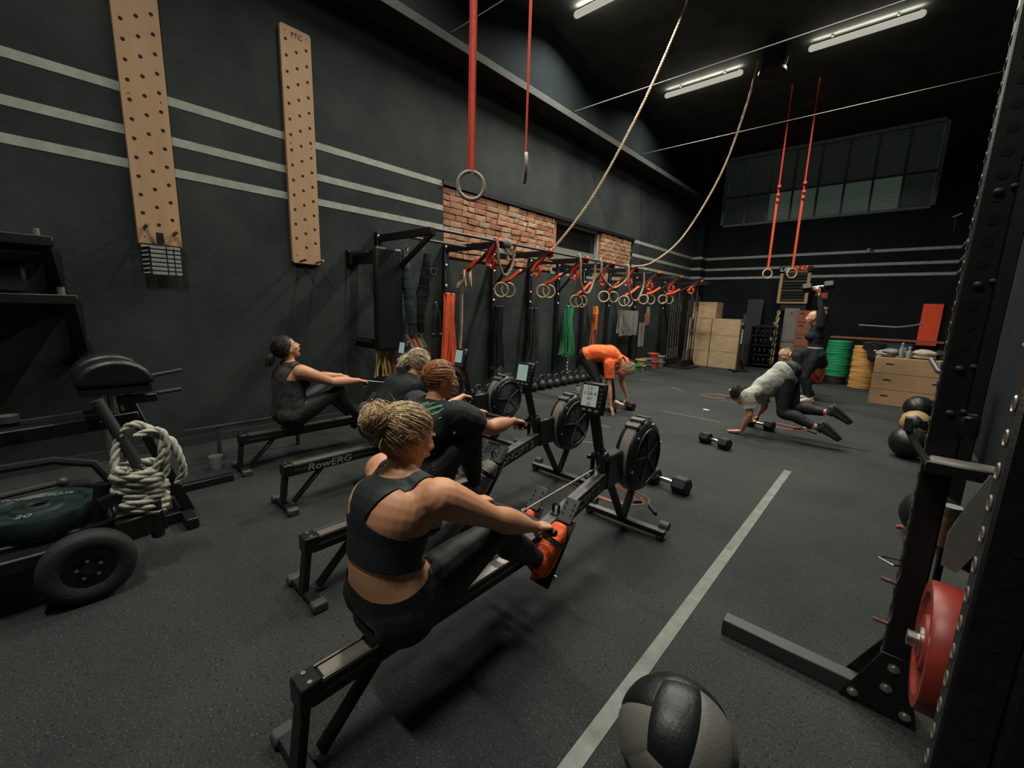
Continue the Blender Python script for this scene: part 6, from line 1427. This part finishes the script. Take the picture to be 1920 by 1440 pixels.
# green brush-like print on the back of the tee
from mathutils.bvhtree import BVHTree
bv = BVHTree.FromPolygons([v.co + P2.off for v in TEE2.data.vertices], [tuple(p.vertices) for p in TEE2.data.polygons])
r = random.Random(4); mb = MB(); J = P2.J
for i in range(26):
    a = V((-2.03 + r.uniform(-.08, .11), 0, .82 + r.uniform(-.10, .07))); b = a + V((r.uniform(.03, .06), 0, r.uniform(.03, .06)))
    pts = [bv.ray_cast(V((L(a, b, t).x, 1.0, L(a, b, t).z)), V((0, 1, 0)))[0] for t in (0, .33, .66, 1)]
    if None in pts: continue
    pts = [q + V((0, -.003, .001)) for q in pts]
    mb.ribbon(pts, r.uniform(.006, .014), .004, V((.7, 0, -.7)))
P2.part(mb, 'green_print', 'band_g', kind='stuff')

# third rower: curly blonde
P3 = Person(rowing(-3.15, 1.09, (-3.15, 1.87, .475), (-3.15, 1.93, .62), (-3.15, 2.05, .77), (-3.15, 2.165, .865), (-3.15, 2.26, .975), (.1, .93, -.3), (0, .3, .95), .18, 2.19, .81, ((-3.38, 2.70, .62), (-2.92, 2.70, .62)), kx=.5), .009, 1.05)
P3.brow = 'hair_cb'; P3.build('curly blonde person rowing third from the camera in a black top', 'skin'); P3.leggings('legging', .007, .6, .93); P3.top('tee_k', .012, .1, .62, .007, 't_shirt', 9); P3.shoes('shoe_k')
P3.hair('hair_cb', (0, -.095, .055), 'pony', 420, 11, .016, (.66, -.72, .006), .010, .03, .006, (0, -.75, -.6), .14, fly=70)

# fourth rower by the wall
P4 = Person(rowing(-4.14, 1.09, (-4.14, 1.51, .475), (-4.14, 1.49, .625), (-4.14, 1.50, .795), (-4.14, 1.515, .925), (-4.14, 1.50, 1.065), (.10, .86, .48), (0, -.42, .9), .178, 1.545, .87, ((-4.37, 2.17, .69), (-3.92, 2.17, .685)), kx=.12, la=(.30, .275)), .0075, 1.08, ab=1.15)
P4.brow = 'hair_dk'; P4.build('dark-haired woman rowing by the wall with her head tipped back, in a grey tank top', 'skin'); P4.leggings('legging', .006, .6, .93)
P4.top('tank', .010, -.15, .5, .007, 'tank_top', 5, .075, sleeveless=True, loose=.018); P4.shoes('shoe_k')
P4.hair('hair_dk', (0, -.10, .03), 'pony', 420, 21, .010, (.66, -.75, .006), .003, .03, .0, (0, -.35, -.93), .12, fly=60)

# bending person in the orange tee
def free(J, **k):
    J = {a: (V(b) if isinstance(b, tuple) and len(b) == 3 and not isinstance(b[0], (tuple, Vector)) else b) for a, b in J.items()}; J.update(k); return J
f5 = V((.95, .3, 0)).normalized(); l5 = f5.cross(V((0, 0, 1)))
J5 = free(dict(lat=l5, fwd=V((.25, .1, -1)), hip=(-3.46, 5.62, .80), waist=(-3.33, 5.65, .875), chest=(-3.14, 5.69, .865), neck=(-2.99, 5.72, .79), head=(-2.90, 5.745, .66), hf=(.05, -.15, -1), hu=(.93, .2, -.35),
    shR=(-3.06, 5.55, .745), shL=(-2.99, 5.87, .745), wrR=(-2.96, 5.50, .125), wrL=(-2.96, 5.99, .20), hpR=(-3.44, 5.54, .78), hpL=(-3.44, 5.72, .78), anR=(-3.30, 5.36, .10), anL=(-3.18, 5.98, .10)))
J5['elR'] = elbow(J5['shR'], J5['wrR'], .32, .305, -f5); J5['elL'] = elbow(J5['shL'], J5['wrL'], .30, .275, -f5)
J5['knR'] = knee(J5['hpR'], J5['anR'], .40, .40, f5); J5['knL'] = knee(J5['hpL'], J5['anL'], .40, .40, f5)
J5['hdR'] = (V((.55, -.2, -.82)), V((-.8, -.1, -.55)), .25, -1); J5['hdL'] = (V((.1, 0, -1)), V((-1, 0, 0)), 1.2, -1)
J5['ftR'] = J5['ftL'] = (f5, V((0, 0, 1)))
P5 = Person(J5, .0085, 1.05); P5.brow = 'hair_bl'; P5.build('person in an orange tee bending down to the floor over dumbbells', 'skin')
P5.leggings('legging_g', .008, .75, .93); P5.top('tee_o', .016, .1, .68, .010, 't_shirt', 2, .075, loose=.02); P5.shoes('shoe_w')
P5.hair('hair_bl', (0, -.055, .09), 'bun', 330, 31, .010, (.66, -.75, .008), .006, .034, 0, fly=60)
# man jumping into a plank
J6 = free(dict(lat=V((.25, .97, 0)).normalized(), fwd=V((.35, -.1, -.93)), hip=(-.95, 6.20, .79), waist=(-1.03, 6.16, .715), chest=(-1.14, 6.08, .60), neck=(-1.245, 6.0, .515), head=(-1.37, 5.97, .475), hf=(-.25, 0, -.95), hu=(-.93, -.1, .2),
    shR=(-1.20, 6.18, .53), shL=(-1.26, 5.83, .52), wrR=(-1.215, 6.34, .19), wrL=(-1.285, 5.86, .045), hpR=(-.93, 6.28, .75), hpL=(-.95, 6.11, .75), knR=(-.82, 6.28, .36), knL=(-.90, 6.05, .33), anR=(-.44, 6.26, .38), anL=(-.50, 6.03, .21)))
J6['elL'] = V((-1.205, 5.80, .29)); J6['elR'] = V((-1.14, 6.28, .34))
J6['hdL'] = (V((-.97, -.12, -.04)), V((0, 0, -1)), .05, -1); J6['hdR'] = (V((-.1, 0, -1)), V((-1, 0, 0)), 1.2, 1)
J6['hdL'] = (V((-.97, -.12, -.10)), V((0, 0, -1)), .05, 1)
J6['ftR'] = J6['ftL'] = (V((.72, .05, -.69)), V((-.69, 0, -.72)))
P6 = Person(J6, .0085, 1.05, fem=False); P6.brow = 'hair_dk'; P6.build('man in a grey tee kicking his legs back in a plank jump', 'skin_t')
P6.leggings('legging_g', .012, .95, .80, .005, 'trousers', (.12, .25, .35, .45, .6, .75, .9, 1.0)); P6.top('tee_g', .016, -.45, .70, .012, 't_shirt', 7, .07, st=(1, 1, 1), loose=.035); P6.shoes('shoe_k', 'shoe_k')
P6.hair('hair_dk', (0, -.09, .05), 'none', 420, 41, .010, (.66, -.75, .004), .006, .03, .004, fly=40)
# standing lifter in black with a dumbbell overhead
f7 = V((-.93, -.35, 0)).normalized(); l7 = f7.cross(V((0, 0, 1)))
c7 = V((-1.03, 9.1, 0))
J7 = dict(lat=l7, fwd=f7, hip=c7 + V((.02, 0, .87)), waist=c7 + V((.0, 0, 1.03)), chest=c7 + V((.0, 0, 1.21)), neck=c7 + V((-.02, 0, 1.36)), head=c7 + V((-.08, -.03, 1.49)), hf=f7 + V((0, 0, .15)), hu=V((0, 0, 1)))
for S, sg in (('R', 1), ('L', -1)):
    J7['sh' + S] = c7 + l7 * sg * .16 + V((0, 0, 1.37)); J7['wr' + S] = c7 + l7 * sg * .07 + V((-.05, 0, 1.90)) + f7 * .02; J7['el' + S] = c7 + l7 * sg * .15 + V((-.03, 0, 1.645))
    J7['hp' + S] = J7['hip'] + l7 * sg * .09 + V((0, 0, -.02)); J7['an' + S] = c7 + l7 * sg * .12 + V((.02, 0, .09)); J7['kn' + S] = knee(J7['hp' + S], J7['an' + S], .40, .39, f7); J7['ft' + S] = (f7 + l7 * sg * .15, V((0, 0, 1)))
    J7['hd' + S] = (V((0, 0, 1)), f7, 1.2, -sg)
P7 = Person(J7, .0095, 1.0); P7.brow = 'hair_bl'; P7.build('person in black standing with a dumbbell held overhead before the plate columns', 'skin')
P7.leggings('legging', .008, .75, .93); P7.top('clothk', .010, .35, .97, .006, 'long_sleeve_top', 1, .075); 
mb = MB(); P7.torso(mb, .013); me = solidify_mesh(mb, .0095, 3, .5); me = clip(me, lambda p: .012 - abs(p.z - .985)); P7.mpart(me, 'waistband', 'letter'); P7.shoes('shoe_w', 'band_pk')
P7.hair('hair_bl', (0, -.09, .04), 'pony', 90, 51, .008, (.66, -.75, .004), .003, .03, 0, (0, .2, -1), .2, fly=10)
for ch in [o for o in bpy.data.objects if False]: pass
mm = MB()
def sleeves(Pn, m, name='sleeve'):
    mb = MB()
    for S in 'RL': Pn.arm(mb, S, .008)
    me = solidify_mesh(mb, Pn.vox, 3, .5)
    def f(p):
        v = 1
        for S in 'RL':
            e, w = Pn.J['el' + S], Pn.J['wr' + S]; q = L(e, w, .9); v = min(v, (q - p).dot((w - e).normalized())) if (p - q).length < .12 else v
        return v
    me = clip(me, f); wrinkle(me, .004, 15); return Pn.mpart(me, name, m)
sleeves(P7, 'clothk')
dumbbell(-1.10, 9.06, .15, 1.45, 'dumbbell held overhead by the standing person in black', z=1.945, tilt=-.14)
# crouching person behind
f8 = V((-1, -.1, 0)).normalized(); l8 = f8.cross(V((0, 0, 1)))
J8 = dict(lat=l8, fwd=V((-.2, 0, -1)), hip=V((-1.0, 9.62, .72)), waist=V((-1.10, 9.61, .80)), chest=V((-1.25, 9.60, .83)), neck=V((-1.39, 9.6, .81)), head=V((-1.52, 9.58, .775)), hf=V((-.55, -.3, -.78)), hu=V((-.8, 0, .55)))
for S, sg in (('R', 1), ('L', -1)):
    J8['sh' + S] = V((-1.34, 9.6, .77)) + l8 * sg * .16; J8['wr' + S] = V((-1.36, 9.6, .27)) + l8 * sg * .15; J8['el' + S] = elbow(J8['sh' + S], J8['wr' + S], .28, .26, -f8)
    J8['hp' + S] = J8['hip'] + l8 * sg * .09; J8['an' + S] = V((-1.05, 9.62, .09)) + l8 * sg * .14; J8['kn' + S] = knee(J8['hp' + S], J8['an' + S], .4, .39, f8); J8['ft' + S] = (f8, V((0, 0, 1))); J8['hd' + S] = (V((0, 0, -1)), -f8, .5, sg)
P8 = Person(J8, .0095, 1.0); P8.brow = 'hair_bl'; P8.build('person in black bent forward behind the standing lifter, face towards the camera side', 'skin')
P8.leggings('legging', .008, .75, .93); P8.top('clothk', .010, .35, .6, .006, 't_shirt', 1, .07); P8.shoes('shoe_k')
P8.hair('hair_bl', (0, -.09, .04), 'bun', 90, 61, .008, (.66, -.75, .004), .003, .03, 0, fly=10)
